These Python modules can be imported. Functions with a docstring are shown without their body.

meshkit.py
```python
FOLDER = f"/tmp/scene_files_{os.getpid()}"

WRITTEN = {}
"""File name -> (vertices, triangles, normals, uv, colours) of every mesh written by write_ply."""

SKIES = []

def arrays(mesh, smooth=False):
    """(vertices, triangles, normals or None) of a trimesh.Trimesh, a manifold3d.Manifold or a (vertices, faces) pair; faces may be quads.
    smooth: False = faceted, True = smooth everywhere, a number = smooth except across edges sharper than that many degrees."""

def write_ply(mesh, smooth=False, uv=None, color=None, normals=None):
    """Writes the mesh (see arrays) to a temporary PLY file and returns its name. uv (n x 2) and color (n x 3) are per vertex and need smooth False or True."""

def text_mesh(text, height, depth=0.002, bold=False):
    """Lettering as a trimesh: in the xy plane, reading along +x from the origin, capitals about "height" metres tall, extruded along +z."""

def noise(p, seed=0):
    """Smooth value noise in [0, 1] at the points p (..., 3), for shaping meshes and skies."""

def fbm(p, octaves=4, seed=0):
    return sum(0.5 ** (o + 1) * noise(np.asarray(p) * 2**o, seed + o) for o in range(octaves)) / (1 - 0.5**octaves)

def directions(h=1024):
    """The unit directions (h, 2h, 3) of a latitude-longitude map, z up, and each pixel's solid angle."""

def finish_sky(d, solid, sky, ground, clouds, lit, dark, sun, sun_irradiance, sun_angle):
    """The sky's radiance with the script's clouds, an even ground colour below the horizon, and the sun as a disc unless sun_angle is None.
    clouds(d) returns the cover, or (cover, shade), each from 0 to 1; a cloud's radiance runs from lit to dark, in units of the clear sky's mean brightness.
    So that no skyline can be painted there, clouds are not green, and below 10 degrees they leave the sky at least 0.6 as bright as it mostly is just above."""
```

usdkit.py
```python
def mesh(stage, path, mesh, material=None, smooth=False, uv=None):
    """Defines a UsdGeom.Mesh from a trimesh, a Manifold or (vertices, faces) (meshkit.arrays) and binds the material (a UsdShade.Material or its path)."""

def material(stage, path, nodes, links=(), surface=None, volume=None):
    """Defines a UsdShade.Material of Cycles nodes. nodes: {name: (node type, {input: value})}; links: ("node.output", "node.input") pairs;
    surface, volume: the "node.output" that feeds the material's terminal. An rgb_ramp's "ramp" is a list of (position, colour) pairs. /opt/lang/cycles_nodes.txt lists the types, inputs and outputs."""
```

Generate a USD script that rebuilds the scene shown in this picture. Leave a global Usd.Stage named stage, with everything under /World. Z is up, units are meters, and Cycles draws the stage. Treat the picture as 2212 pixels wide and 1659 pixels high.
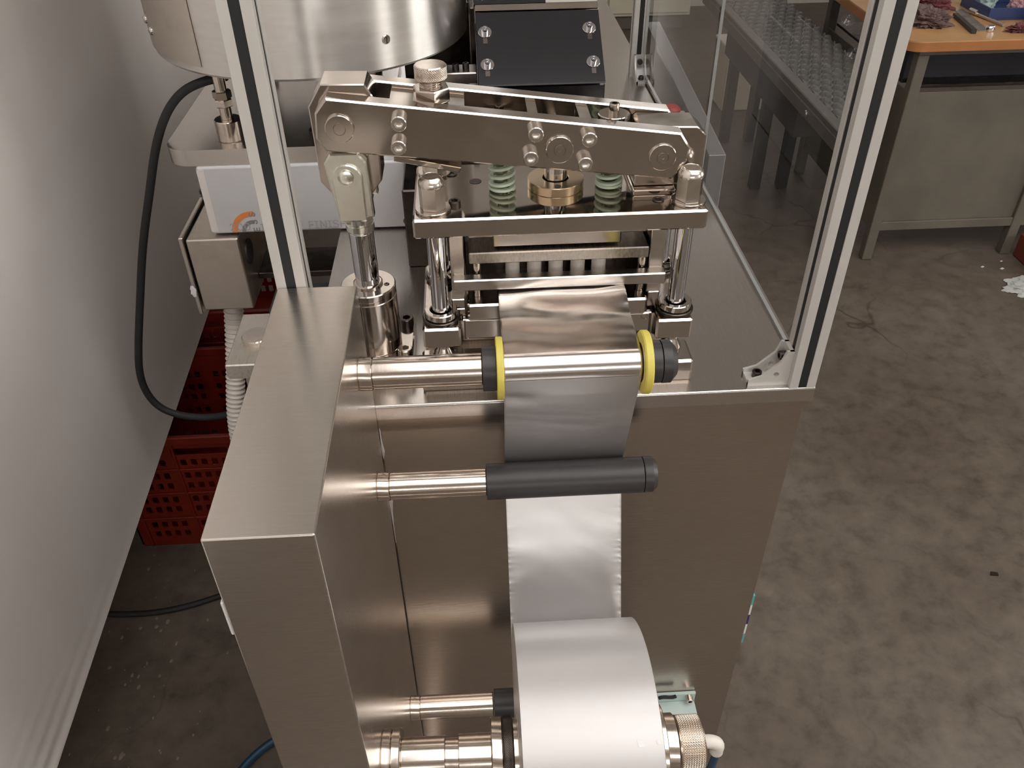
import math, random
import numpy as np
import trimesh
import shapely.geometry as sg
import usdkit, meshkit
from pxr import Usd, UsdGeom, UsdLux, UsdShade, Gf, Sdf

random.seed(7)
rng = np.random.default_rng(7)
PI = math.pi
stage = Usd.Stage.CreateInMemory()
UsdGeom.SetStageUpAxis(stage, UsdGeom.Tokens.z)
UsdGeom.SetStageMetersPerUnit(stage, 1.0)
world = UsdGeom.Xform.Define(stage, '/World')
stage.SetDefaultPrim(world.GetPrim())
UsdGeom.Scope.Define(stage, '/World/Looks')

# ------------------------------------------------------------------ camera, light, exposure
EXPOSURE = 0.38
SKY_LIGHT = 2.3          # roof light sheets
WIN_BACK = 4.0           # windows behind the photographer
WIN_RIGHT = 5.8          # windows in the right wall
WIN_FAR = 1.3            # high windows in the far wall
cam = UsdGeom.Camera.Define(stage, '/World/camera')
cam.CreateHorizontalApertureAttr(36.0)
cam.CreateVerticalApertureAttr(27.0)
cam.CreateFocalLengthAttr(36.0 * 1818.0 / 2212.0)
cam.CreateClippingRangeAttr(Gf.Vec2f(0.02, 100))
cam.CreateExposureAttr(EXPOSURE)
pitch, roll, yaw = 0.66973, -0.01530, 0.04582
fw = np.array([math.sin(yaw) * math.cos(pitch), math.cos(yaw) * math.cos(pitch), -math.sin(pitch)])
r0 = np.array([math.cos(yaw), -math.sin(yaw), 0.0])
u0 = np.cross(r0, fw)
cr = math.cos(roll) * r0 + math.sin(roll) * u0
cu = -math.sin(roll) * r0 + math.cos(roll) * u0
M = np.eye(4)
M[0, :3], M[1, :3], M[2, :3], M[3, :3] = cr, cu, -fw, (0, 0, 1.5)
cam.AddTransformOp().Set(Gf.Matrix4d(*M.ravel().tolist()))


# ------------------------------------------------------------------ materials
def mat(name, nodes, links, surface):
    return usdkit.material(stage, '/World/Looks/' + name, nodes, links, surface=surface)


def plain(name, col, rough=0.5, metal=0.0, bump=0.0, bscale=200, var=0.0, vscale=20, **kw):
    nodes = {'p': ('principled_bsdf', {'base_color': col, 'roughness': rough, 'metallic': metal, **kw}), 'g': ('geometry', {})}
    links = []
    if var:
        a = [max(0, c * (1 - var)) for c in col]
        b = [min(1, c * (1 + var)) for c in col]
        nodes['n'] = ('noise_texture', {'scale': vscale, 'detail': 4.0})
        nodes['r'] = ('rgb_ramp', {'ramp': [(0.3, a), (0.7, b)]})
        links += [('g.position', 'n.vector'), ('n.fac', 'r.fac'), ('r.color', 'p.base_color')]
    if bump:
        nodes['bn'] = ('noise_texture', {'scale': bscale, 'detail': 2.0})
        nodes['b'] = ('bump', {'strength': bump, 'distance': 0.001})
        links += [('g.position', 'bn.vector'), ('bn.fac', 'b.height'), ('b.normal', 'p.normal')]
    return mat(name, nodes, links, 'p.BSDF')


def metal(name, col, rough, dr=0.06, stretch=(1, 1, 1), scale=40, bump=0.0, big=6.0, wav=0.0):
    """metal with brushed streaks (stretch) and broad soft smudges in the roughness; wav bends the sheet a little"""
    nodes = {
        'g': ('geometry', {}),
        'm': ('mapping', {'scale': stretch}),
        'n': ('noise_texture', {'scale': scale, 'detail': 4.0}),
        'n2': ('noise_texture', {'scale': big, 'detail': 3.0}),
        'r1': ('map_range', {'from_min': 0.3, 'from_max': 0.7, 'to_min': rough - dr, 'to_max': rough + dr, 'clamp': True}),
        'r2': ('map_range', {'from_min': 0.35, 'from_max': 0.65, 'to_min': -dr * 0.6, 'to_max': dr * 0.6, 'clamp': True}),
        'a': ('math', {'math_type': 'add'}),
        'p': ('principled_bsdf', {'base_color': col, 'metallic': 1.0}),
    }
    links = [('g.position', 'm.vector'), ('m.vector', 'n.vector'), ('g.position', 'n2.vector'), ('n.fac', 'r1.value'), ('n2.fac', 'r2.value'),
             ('r1.result', 'a.value1'), ('r2.result', 'a.value2'), ('a.value', 'p.roughness')]
    last = None
    if wav:
        nodes['nw'] = ('noise_texture', {'scale': 2.2, 'detail': 0.0})
        nodes['bw'] = ('bump', {'strength': 1.0, 'distance': wav})
        links += [('g.position', 'nw.vector'), ('nw.fac', 'bw.height')]
        last = 'bw'
    if bump:
        nodes['b'] = ('bump', {'strength': bump, 'distance': 0.0005})
        links += [('n.fac', 'b.height')]
        if last:
            links += [(last + '.normal', 'b.normal')]
        last = 'b'
    if last:
        links += [(last + '.normal', 'p.normal')]
    return mat(name, nodes, links, 'p.BSDF')


NICKEL = metal('nickel_plate', (0.62, 0.56, 0.51), 0.13, 0.05, scale=30)
NICKELM = metal('nickel_mirror', (0.60, 0.54, 0.49), 0.06, 0.03, scale=30)
NICKELS = metal('nickel_satin', (0.68, 0.63, 0.58), 0.24, 0.03, scale=18)
BLADE = metal('scraped_steel', (0.62, 0.57, 0.51), 0.30, 0.05, stretch=(60, 10, 26), scale=8, bump=0.08)
CHROME = metal('chrome', (0.72, 0.72, 0.75), 0.05, 0.02)
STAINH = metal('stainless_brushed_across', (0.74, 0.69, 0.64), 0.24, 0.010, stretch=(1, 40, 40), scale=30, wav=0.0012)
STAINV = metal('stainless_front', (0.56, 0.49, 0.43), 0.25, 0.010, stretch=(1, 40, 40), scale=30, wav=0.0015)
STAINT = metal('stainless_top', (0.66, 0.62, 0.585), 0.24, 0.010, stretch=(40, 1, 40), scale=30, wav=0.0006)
DULL = metal('stainless_dull', (0.66, 0.60, 0.54), 0.36, 0.08, scale=10)
ALU = metal('milled_aluminium', (0.78, 0.74, 0.68), 0.38, 0.06, stretch=(4, 1, 4), scale=60)
SHAFT = metal('ground_shaft', (0.74, 0.66, 0.59), 0.16, 0.02, stretch=(60, 1, 1), scale=10)
KNURL = metal('knurled_steel', (0.74, 0.67, 0.60), 0.18, 0.03)
ZINC = metal('zinc_plated_clevis', (0.82, 0.82, 0.75), 0.20, 0.05, scale=25)
BRASS = metal('brass_ring', (0.78, 0.63, 0.44), 0.2, 0.03)
HEADS = metal('bright_screw_head', (0.80, 0.76, 0.71), 0.2, 0.03)
DARKST = metal('dark_steel', (0.10, 0.085, 0.075), 0.25, 0.08, scale=20)
BOLT = metal('blackened_bolt', (0.13, 0.11, 0.10), 0.3, 0.05)
FOIL = metal('aluminium_foil', (0.80, 0.76, 0.74), 0.2, 0.05, scale=14)
FOILM = plain('aluminium_foil_matt_side', (0.66, 0.645, 0.64), 0.36, 0.9, var=0.02, vscale=8)
ANOD = plain('anodised_aluminium', (0.62, 0.60, 0.57), 0.38, 0.25, var=0.03)
BLACKR = plain('black_rubber', (0.013, 0.014, 0.015), 0.62, bump=0.2, bscale=900)
BLACKP = plain('black_plastic', (0.035, 0.033, 0.034), 0.42)
ROLLERB = plain('dark_grey_roller_plastic', (0.038, 0.035, 0.037), 0.38, bump=0.05, bscale=300)
YELLOW = plain('yellow_urethane', (0.70, 0.60, 0.12), 0.45, var=0.05, subsurface_weight=0.1, subsurface_scale=0.004)
WHITEP = plain('white_plastic', (0.75, 0.70, 0.65), 0.45)
GREENS = plain('pale_green_spring_paint', (0.62, 0.74, 0.60), 0.33, 0.0, var=0.06, vscale=90)
MINT = plain('mint_paint', (0.50, 0.60, 0.57), 0.35, var=0.04)
FILMB = plain('plastic_film_on_steel', (0.60, 0.60, 0.61), 0.38, 0.15, var=0.05, vscale=12, bump=0.15, bscale=60)
PRINTG = plain('grey_print', (0.22, 0.22, 0.23), 0.5)
PRINTL = plain('faint_grey_print', (0.40, 0.40, 0.41), 0.5)
PRINTO = plain('orange_print', (0.75, 0.25, 0.08), 0.5)
GLOSSBLK = plain('black_polished_plate', (0.012, 0.013, 0.017), 0.13, 0.0, bump=0.05, bscale=40, specular_ior_level=0.8)
SHEETW = plain('white_sheet', (0.71, 0.67, 0.645), 0.55, var=0.02, vscale=3)
REDP = plain('red_crate_plastic', (0.16, 0.010, 0.003), 0.42, var=0.12, vscale=14)
SILIC = plain('silicone_sealant', (0.62, 0.58, 0.54), 0.35)
WALLW = plain('wall_paint', (0.62, 0.58, 0.53), 0.7, var=0.05, vscale=2)
CEILM = plain('ceiling_paint', (0.70, 0.67, 0.63), 0.8, var=0.05, vscale=2)
TABLEO = plain('varnished_plywood_top', (0.58, 0.33, 0.15), 0.35, var=0.14, vscale=9)
TABLEE = plain('table_edge_band', (0.42, 0.17, 0.06), 0.4, var=0.15, vscale=9)
DESKG = plain('old_grey_green_steel', (0.135, 0.12, 0.095), 0.5, var=0.16, vscale=7)
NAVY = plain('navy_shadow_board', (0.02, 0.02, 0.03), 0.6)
BROWNP = plain('brown_crumpled_cloth', (0.16, 0.105, 0.10), 0.8, var=0.25, vscale=25)
GREYC = plain('pale_grey_cloth', (0.50, 0.52, 0.50), 0.85, var=0.15, vscale=15)
MAROON = plain('maroon_cloth', (0.17, 0.05, 0.06), 0.8, var=0.2, vscale=25)
PINKC = plain('pink_cloth', (0.62, 0.36, 0.40), 0.8, var=0.15, vscale=20)
MINTC = plain('mint_cloth', (0.42, 0.55, 0.50), 0.8, var=0.2, vscale=18)
BLUEP = plain('blue_plastic', (0.03, 0.055, 0.16), 0.4)
HOSEB = plain('blue_hose', (0.015, 0.06, 0.12), 0.35)
TEALS = plain('teal_sticker', (0.10, 0.46, 0.46), 0.45)
WHITES = plain('white_sticker', (0.80, 0.78, 0.80), 0.45)
NAVYS = plain('violet_sticker', (0.045, 0.025, 0.14), 0.45)
BENCHG = plain('grey_dimpled_tray', (0.16, 0.155, 0.145), 0.34, var=0.1)
BENCHD = plain('dark_bench_side', (0.035, 0.030, 0.026), 0.5, var=0.15)
BENCHL = plain('dark_bench_legs', (0.012, 0.011, 0.010), 0.6)
BENCHF = plain('bench_frame', (0.13, 0.12, 0.10), 0.45, var=0.1)
REDC = plain('dark_red_cap', (0.25, 0.03, 0.025), 0.5)
CREAM = plain('cream_board', (0.62, 0.58, 0.46), 0.6)
SKYM = mat('roof_light', {'e': ('emission', {'color': (1.0, 0.965, 0.93), 'strength': SKY_LIGHT})}, [], 'e.emission')
WINB = mat('window_glow_back', {'e': ('emission', {'color': (1.0, 0.97, 0.94), 'strength': WIN_BACK})}, [], 'e.emission')
WINF = mat('window_glow_far', {'e': ('emission', {'color': (1.0, 0.97, 0.94), 'strength': WIN_FAR})}, [], 'e.emission')
WINR = mat('window_glow_right', {'e': ('emission', {'color': (1.0, 0.96, 0.91), 'strength': WIN_RIGHT})}, [], 'e.emission')
DRUMM = mat('drum_brushed_around', {
    'g': ('geometry', {}), 'm': ('mapping', {'scale': (1, 1, 8)}), 'n': ('noise_texture', {'scale': 6.0, 'detail': 4.0}),
    'r': ('map_range', {'from_min': 0.3, 'from_max': 0.7, 'to_min': 0.30, 'to_max': 0.34, 'clamp': True}),
    't': ('combine_xyz', {'x': 0.0, 'y': 0.0, 'z': 1.0}),
    'p': ('principled_bsdf', {'base_color': (0.82, 0.79, 0.76), 'metallic': 1.0, 'anisotropic': 0.95})},
    [('g.position', 'm.vector'), ('m.vector', 'n.vector'), ('n.fac', 'r.value'), ('r.result', 'p.roughness'), ('t.vector', 'p.tangent')], 'p.BSDF')
ACRYL = mat('clear_acrylic', {
    'f': ('fresnel', {'IOR': 1.5}), 't': ('transparent_bsdf', {'color': (0.95, 0.955, 0.955)}), 'g': ('glossy_bsdf', {'color': (1, 1, 1), 'roughness': 0.01}),
    'q': ('geometry', {}), 'i': ('math', {'math_type': 'subtract', 'value1': 1.0}), 'k': ('math', {'math_type': 'multiply'}),
    'm': ('mix_closure', {})}, [('q.backfacing', 'i.value2'), ('f.fac', 'k.value1'), ('i.value', 'k.value2'), ('k.value', 'm.fac'), ('t.BSDF', 'm.closure1'), ('g.BSDF', 'm.closure2')], 'm.closure')
ACEDGE = plain('acrylic_edge', (0.40, 0.41, 0.41), 0.3, 0.0)
FLOORM = mat('worn_concrete', {
    'g': ('geometry', {}),
    'n1': ('noise_texture', {'scale': 2.2, 'detail': 7.0, 'roughness': 0.62, 'distortion': 0.1}),
    'n2': ('noise_texture', {'scale': 17.0, 'detail': 8.0, 'roughness': 0.7, 'distortion': 0.15}),
    'n3': ('noise_texture', {'scale': 45.0, 'detail': 4.0}),
    'r1': ('rgb_ramp', {'ramp': [(0.26, (0.092, 0.070, 0.054)), (0.5, (0.122, 0.098, 0.077)), (0.76, (0.160, 0.136, 0.111))]}),
    'r2': ('rgb_ramp', {'ramp': [(0.30, (0.60, 0.57, 0.54)), (0.5, (1, 1, 1)), (0.70, (1.28, 1.27, 1.25))]}),
    'x': ('mix_color', {'blend_type': 'multiply', 'fac': 0.85, 'use_clamp': False}),
    'vn': ('noise_texture', {'scale': 3.0, 'detail': 3.0}),
    'va': ('vector_math', {'math_type': 'multiply_add', 'vector2': (0.45, 0.45, 0.45)}),
    'v': ('voronoi_texture', {'feature': 'distance_to_edge', 'scale': 2.6}),
    'vr': ('rgb_ramp', {'ramp': [(0.0, (0.35, 0.32, 0.30)), (0.008, (0.75, 0.73, 0.70)), (0.016, (1, 1, 1)), (1.0, (1, 1, 1))]}),
    'vm': ('noise_texture', {'scale': 1.1, 'detail': 2.0}),
    'vmr': ('map_range', {'from_min': 0.5, 'from_max': 0.62, 'to_min': 0.0, 'to_max': 0.8, 'clamp': True}),
    'y': ('mix_color', {'blend_type': 'multiply'}),
    'rr': ('map_range', {'from_min': 0.3, 'from_max': 0.7, 'to_min': 0.36, 'to_max': 0.6, 'clamp': True}),
    'b': ('bump', {'strength': 0.35, 'distance': 0.002}),
    'p': ('principled_bsdf', {})},
    [('g.position', 'n1.vector'), ('g.position', 'n2.vector'), ('g.position', 'n3.vector'), ('n1.fac', 'r1.fac'), ('n2.fac', 'r2.fac'),
     ('r1.color', 'x.a'), ('r2.color', 'x.b'), ('g.position', 'vn.vector'), ('vn.color', 'va.vector1'), ('g.position', 'va.vector3'),
     ('va.vector', 'v.vector'), ('v.distance', 'vr.fac'), ('g.position', 'vm.vector'), ('vm.fac', 'vmr.value'), ('vmr.result', 'y.fac'),
     ('x.result', 'y.a'), ('vr.color', 'y.b'), ('y.result', 'p.base_color'), ('n2.fac', 'rr.value'), ('rr.result', 'p.roughness'),
     ('n3.fac', 'b.height'), ('b.normal', 'p.normal')], 'p.BSDF')

# ------------------------------------------------------------------ object tree helpers
taken, LOC = {}, {}


def numbered(parent, name):
    k = (parent, name)
    n = taken.get(k, 0)
    taken[k] = n + 1
    return f'{parent}/{name}' + (f'_{n:03d}' if n else '')


def tag(prim, label=None, cat=None, group=None, kind=None):
    for k, v in (('label', label), ('category', cat), ('group', group), ('kind', kind)):
        if v:
            prim.SetCustomDataByKey(k, v)
    return prim


def thing(name, loc, label, cat, group=None, kind=None):
    path = numbered('/World', name)
    x = UsdGeom.Xform.Define(stage, path)
    x.AddTranslateOp().Set(Gf.Vec3d(*map(float, loc)))
    LOC[path] = np.array(loc, float)
    tag(x.GetPrim(), label, cat, group, kind)
    return path


def part(name, mesh, m, parent, smooth=32, label=None, kind=None):
    path = numbered(parent, name)
    root = '/'.join(parent.split('/')[:3])
    off = LOC.get(root, np.zeros(3))
    if hasattr(mesh, 'to_mesh'):
        mm = mesh.to_mesh()
        mesh = trimesh.Trimesh(np.array(mm.vert_properties[:, :3]), np.array(mm.tri_verts), process=False)
    mesh = mesh.copy()
    mesh.vertices = mesh.vertices - off
    p = usdkit.mesh(stage, path, mesh, m, smooth=smooth)
    tag(p.GetPrim(), label, None, None, kind)
    return path


def solo(name, mesh, m, label, cat, group=None, kind=None, smooth=32):
    """a thing that is one mesh"""
    path = numbered('/World', name)
    if hasattr(mesh, 'to_mesh'):
        mm = mesh.to_mesh()
        mesh = trimesh.Trimesh(np.array(mm.vert_properties[:, :3]), np.array(mm.tri_verts), process=False)
    p = usdkit.mesh(stage, path, mesh, m, smooth=smooth)
    tag(p.GetPrim(), label, cat, group, kind)
    return path


# ------------------------------------------------------------------ mesh helpers
def join(*ms):
    return trimesh.util.concatenate([m for m in ms])


def hull(pts):
    return trimesh.convex.convex_hull(np.asarray(pts, float))


def bx(x0, x1, y0, y1, z0, z1, c=0.0008):
    c = min(c, 0.45 * min(x1 - x0, y1 - y0, z1 - z0))
    if c <= 0:
        m = trimesh.creation.box([x1 - x0, y1 - y0, z1 - z0])
        m.apply_translation([(x0 + x1) / 2, (y0 + y1) / 2, (z0 + z1) / 2])
        return m
    pts = []
    for a in (0, 1):
        for b in (0, 1):
            for d in (0, 1):
                x, y, z = (x0, x1)[a], (y0, y1)[b], (z0, z1)[d]
                sx, sy, sz = (1 - 2 * a) * c, (1 - 2 * b) * c, (1 - 2 * d) * c
                pts += [(x, y + sy, z + sz), (x + sx, y, z + sz), (x + sx, y + sy, z)]
    return hull(pts)


def frame_to(axis, origin):
    """matrix that takes z to axis and 0 to origin"""
    a = np.asarray(axis, float)
    a = a / np.linalg.norm(a)
    ref = np.array([0, 0, 1.0]) if abs(a[2]) < 0.9 else np.array([1.0, 0, 0])
    u = np.cross(ref, a)
    u /= np.linalg.norm(u)
    v = np.cross(a, u)
    T = np.eye(4)
    T[:3, 0], T[:3, 1], T[:3, 2], T[:3, 3] = u, v, a, origin
    return T


def lathe(profile, origin=(0, 0, 0), axis=(0, 0, 1), n=48):
    """profile: (radius, height) pairs; caps are part of the profile"""
    pr = np.asarray(profile, float)
    th = np.linspace(0, 2 * PI, n, endpoint=False)
    rows = []
    V = []
    for r, h in pr:
        if r < 1e-9:
            rows.append([len(V)])
            V.append((0, 0, h))
        else:
            rows.append(list(range(len(V), len(V) + n)))
            V += [(r * math.cos(t), r * math.sin(t), h) for t in th]
    Fs = []
    for a, b in zip(rows[:-1], rows[1:]):
        for i in range(n):
            j = (i + 1) % n
            if len(a) == 1 and len(b) == 1:
                continue
            if len(a) == 1:
                Fs.append((a[0], b[j], b[i]))
            elif len(b) == 1:
                Fs.append((a[i], a[j], b[0]))
            else:
                Fs += [(a[i], a[j], b[j]), (a[i], b[j], b[i])]
    m = trimesh.Trimesh(np.array(V), np.array(Fs), process=False)
    m.apply_transform(frame_to(axis, origin))
    return m


def cyl(p0, p1, r, c=0.0006, n=48):
    p0, p1 = np.asarray(p0, float), np.asarray(p1, float)
    h = np.linalg.norm(p1 - p0)
    c = min(c, 0.4 * r, 0.4 * h)
    return lathe([(0, 0), (r - c, 0), (r, c), (r, h - c), (r - c, h), (0, h)], p0, p1 - p0, n)


def ring(p0, p1, ri, ro, c=0.0006, n=56):
    p0, p1 = np.asarray(p0, float), np.asarray(p1, float)
    h = np.linalg.norm(p1 - p0)
    c = min(c, 0.3 * (ro - ri), 0.3 * h)
    return lathe([(ri, 0), (ro - c, 0), (ro, c), (ro, h - c), (ro - c, h), (ri + c, h), (ri, h - c), (ri, 0)], p0, p1 - p0, n)


def hexa(p0, p1, af, c=0.0008, rot=0.0, axis=None):
    """hexagonal prism, af across flats, chamfered ends"""
    p0, p1 = np.asarray(p0, float), np.asarray(p1, float)
    h = np.linalg.norm(p1 - p0)
    R = af / math.sqrt(3)
    pts = []
    for k in range(6):
        t = rot + k * PI / 3
        for rr, z in ((R - c, 0), (R, c), (R, h - c), (R - c, h)):
            pts.append((rr * math.cos(t), rr * math.sin(t), z))
    m = hull(pts)
    m.apply_transform(frame_to(p1 - p0, p0))
    return m


def socket_head(p, d, r, h, n=36, key=None):
    """socket cap screw head: seat at p, pointing along d; a real hexagon recess"""
    key = key or r * 1.02
    R = key / math.sqrt(3)
    th = np.linspace(0, 2 * PI, n, endpoint=False)

    def hexr(t):
        return R * math.cos(PI / 6) / math.cos((t % (PI / 3)) - PI / 6)
    rows = [[(r * math.cos(t), r * math.sin(t), 0) for t in th], [(r * math.cos(t), r * math.sin(t), h * 0.9) for t in th],
            [(r * 0.9 * math.cos(t), r * 0.9 * math.sin(t), h) for t in th], [(hexr(t) * math.cos(t), hexr(t) * math.sin(t), h) for t in th],
            [(hexr(t) * math.cos(t), hexr(t) * math.sin(t), h * 0.45) for t in th]]
    V = [v for row in rows for v in row] + [(0, 0, h * 0.38)]
    Fs = []
    for k in range(len(rows) - 1):
        for i in range(n):
            j = (i + 1) % n
            a, b, c_, d_ = k * n + i, k * n + j, (k + 1) * n + j, (k + 1) * n + i
            Fs += [(a, b, c_), (a, c_, d_)]
    e = (len(rows) - 1) * n
    for i in range(n):
        Fs.append((e + i, e + (i + 1) % n, len(V) - 1))
    m = trimesh.Trimesh(np.array(V), np.array(Fs), process=False)
    m.apply_transform(frame_to(d, p))
    return m


def button_screw(p, d, r, h=None):
    h = h or r * 0.35
    return lathe([(0, 0), (r, 0), (r, h * 0.35), (r * 0.8, h * 0.85), (r * 0.38, h), (r * 0.36, h * 0.5), (0, h * 0.45)], p, d, 28)


def plate_xz(poly, y0, y1, c=0.0015):
    """convex polygon in x,z extruded in y with chamfers"""
    P = sg.Polygon(poly)
    A = np.array(P.exterior.coords)[:-1]
    B = np.array(P.buffer(-c, join_style=2).exterior.coords)[:-1]
    pts = [(x, y, z) for (x, z) in A for y in (y0 + c, y1 - c)] + [(x, y, z) for (x, z) in B for y in (y0, y1)]
    return hull(pts)


def extrude(poly, depth, origin, ex, ey):
    """shapely polygon (with holes) extruded depth along ex x ey from origin"""
    m = trimesh.creation.extrude_polygon(poly, depth, engine='earcut')
    ex, ey = np.asarray(ex, float), np.asarray(ey, float)
    T = np.eye(4)
    T[:3, 0], T[:3, 1], T[:3, 2], T[:3, 3] = ex, ey, np.cross(ex, ey), origin
    m.apply_transform(T)
    return m


def smooth_path(pts, n=60):
    from scipy.interpolate import CubicSpline
    p = np.asarray(pts, float)
    s = np.r_[0, np.cumsum(np.linalg.norm(np.diff(p, axis=0), axis=1))]
    return CubicSpline(s, p)(np.linspace(0, s[-1], n))


def tube(path, r, n=14, ribs=None):
    p = np.asarray(path, float)
    t = np.gradient(p, axis=0)
    t /= np.linalg.norm(t, axis=1, keepdims=True)
    u = np.cross(t[0], [0.3, 0.2, 0.9])
    u /= np.linalg.norm(u)
    V, Fs = [], []
    rad = np.full(len(p), r) if ribs is None else ribs
    for i in range(len(p)):
        u = u - t[i] * np.dot(u, t[i])
        u /= np.linalg.norm(u)
        v = np.cross(t[i], u)
        for k in range(n):
            a = 2 * PI * k / n
            V.append(p[i] + rad[i] * (math.cos(a) * u + math.sin(a) * v))
    for i in range(len(p) - 1):
        for k in range(n):
            l = (k + 1) % n
            a, b, c, d = i * n + k, i * n + l, (i + 1) * n + l, (i + 1) * n + k
            Fs += [(a, b, c), (a, c, d)]
    V += [p[0], p[-1]]
    for k in range(n):
        l = (k + 1) % n
        Fs += [(len(V) - 2, l, k), (len(V) - 1, (len(p) - 1) * n + k, (len(p) - 1) * n + l)]
    return trimesh.Trimesh(np.array(V), np.array(Fs), process=False)


def spring(cx, cy, heights, R, w, h, per=40):
    """flat-wire spring: heights are z at each full turn"""
    turns = len(heights) - 1
    N = turns * per
    zz = np.interp(np.arange(N + 1) / per, np.arange(turns + 1), heights)
    V, Fs = [], []
    sec = [(-w / 2, -h / 2 + h * 0.2), (-w / 2 + h * 0.2, -h / 2), (w / 2 - h * 0.3, -h / 2), (w / 2, -h / 2 + h * 0.3), (w / 2, h / 2 - h * 0.3), (w / 2 - h * 0.3, h / 2), (-w / 2 + h * 0.2, h / 2), (-w / 2, h / 2 - h * 0.2)]
    for i in range(N + 1):
        a = 2 * PI * i / per - 0.6
        for du, dv in sec:
            rr = R - w / 2 + du
            V.append((cx + rr * math.cos(a), cy + rr * math.sin(a), zz[i] + dv))
    k = len(sec)
    for i in range(N):
        for s in range(k):
            q = (s + 1) % k
            a, b, c, d = i * k + s, i * k + q, (i + 1) * k + q, (i + 1) * k + s
            Fs += [(a, b, c), (a, c, d)]
    for s in range(1, k - 1):
        Fs += [(0, s, s + 1), (N * k, N * k + s + 1, N * k + s)]
    m = trimesh.Trimesh(np.array(V), np.array(Fs), process=False)
    m.fix_normals()
    return m


def knurled(p0, p1, r, cells, rows, depth, c=0.001, sub=5):
    """cylinder with a crossed diamond knurl as real relief"""
    p0, p1 = np.asarray(p0, float), np.asarray(p1, float)
    H = np.linalg.norm(p1 - p0)
    n, nz = cells * sub, rows * sub
    th = np.linspace(0, 2 * PI, n, endpoint=False)
    V = []
    zs = np.r_[c, np.linspace(c * 1.2, H - c * 1.2, nz), H - c]
    for z in zs:
        u, v = th / (2 * PI) * cells, (z - c) / (H - 2 * c) * rows
        a, b = np.abs(((u + v) % 1) - 0.5) * 2, np.abs(((u - v) % 1) - 0.5) * 2
        d = depth * (1 - np.minimum(1, np.minimum(a, b) * 2.2))
        if z <= c or z >= H - c:
            d = d * 0
        rr = r - d
        V += list(np.stack([rr * np.cos(th), rr * np.sin(th), np.full(n, z)], 1))
    Fs = []
    for k in range(len(zs) - 1):
        i = np.arange(n)
        j = (i + 1) % n
        Fs += list(np.stack([k * n + i, k * n + j, (k + 1) * n + j], 1)) + list(np.stack([k * n + i, (k + 1) * n + j, (k + 1) * n + i], 1))
    m = trimesh.Trimesh(np.array(V), np.array(Fs), process=False)
    body = lathe([(0, 0), (r - c, 0), (r - depth * 0.2, c)], n=96)
    top = lathe([(r - depth * 0.2, H - c), (r - c, H), (0, H)], n=96)
    m = join(m, body, top)
    m.apply_transform(frame_to(p1 - p0, p0))
    return m


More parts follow.
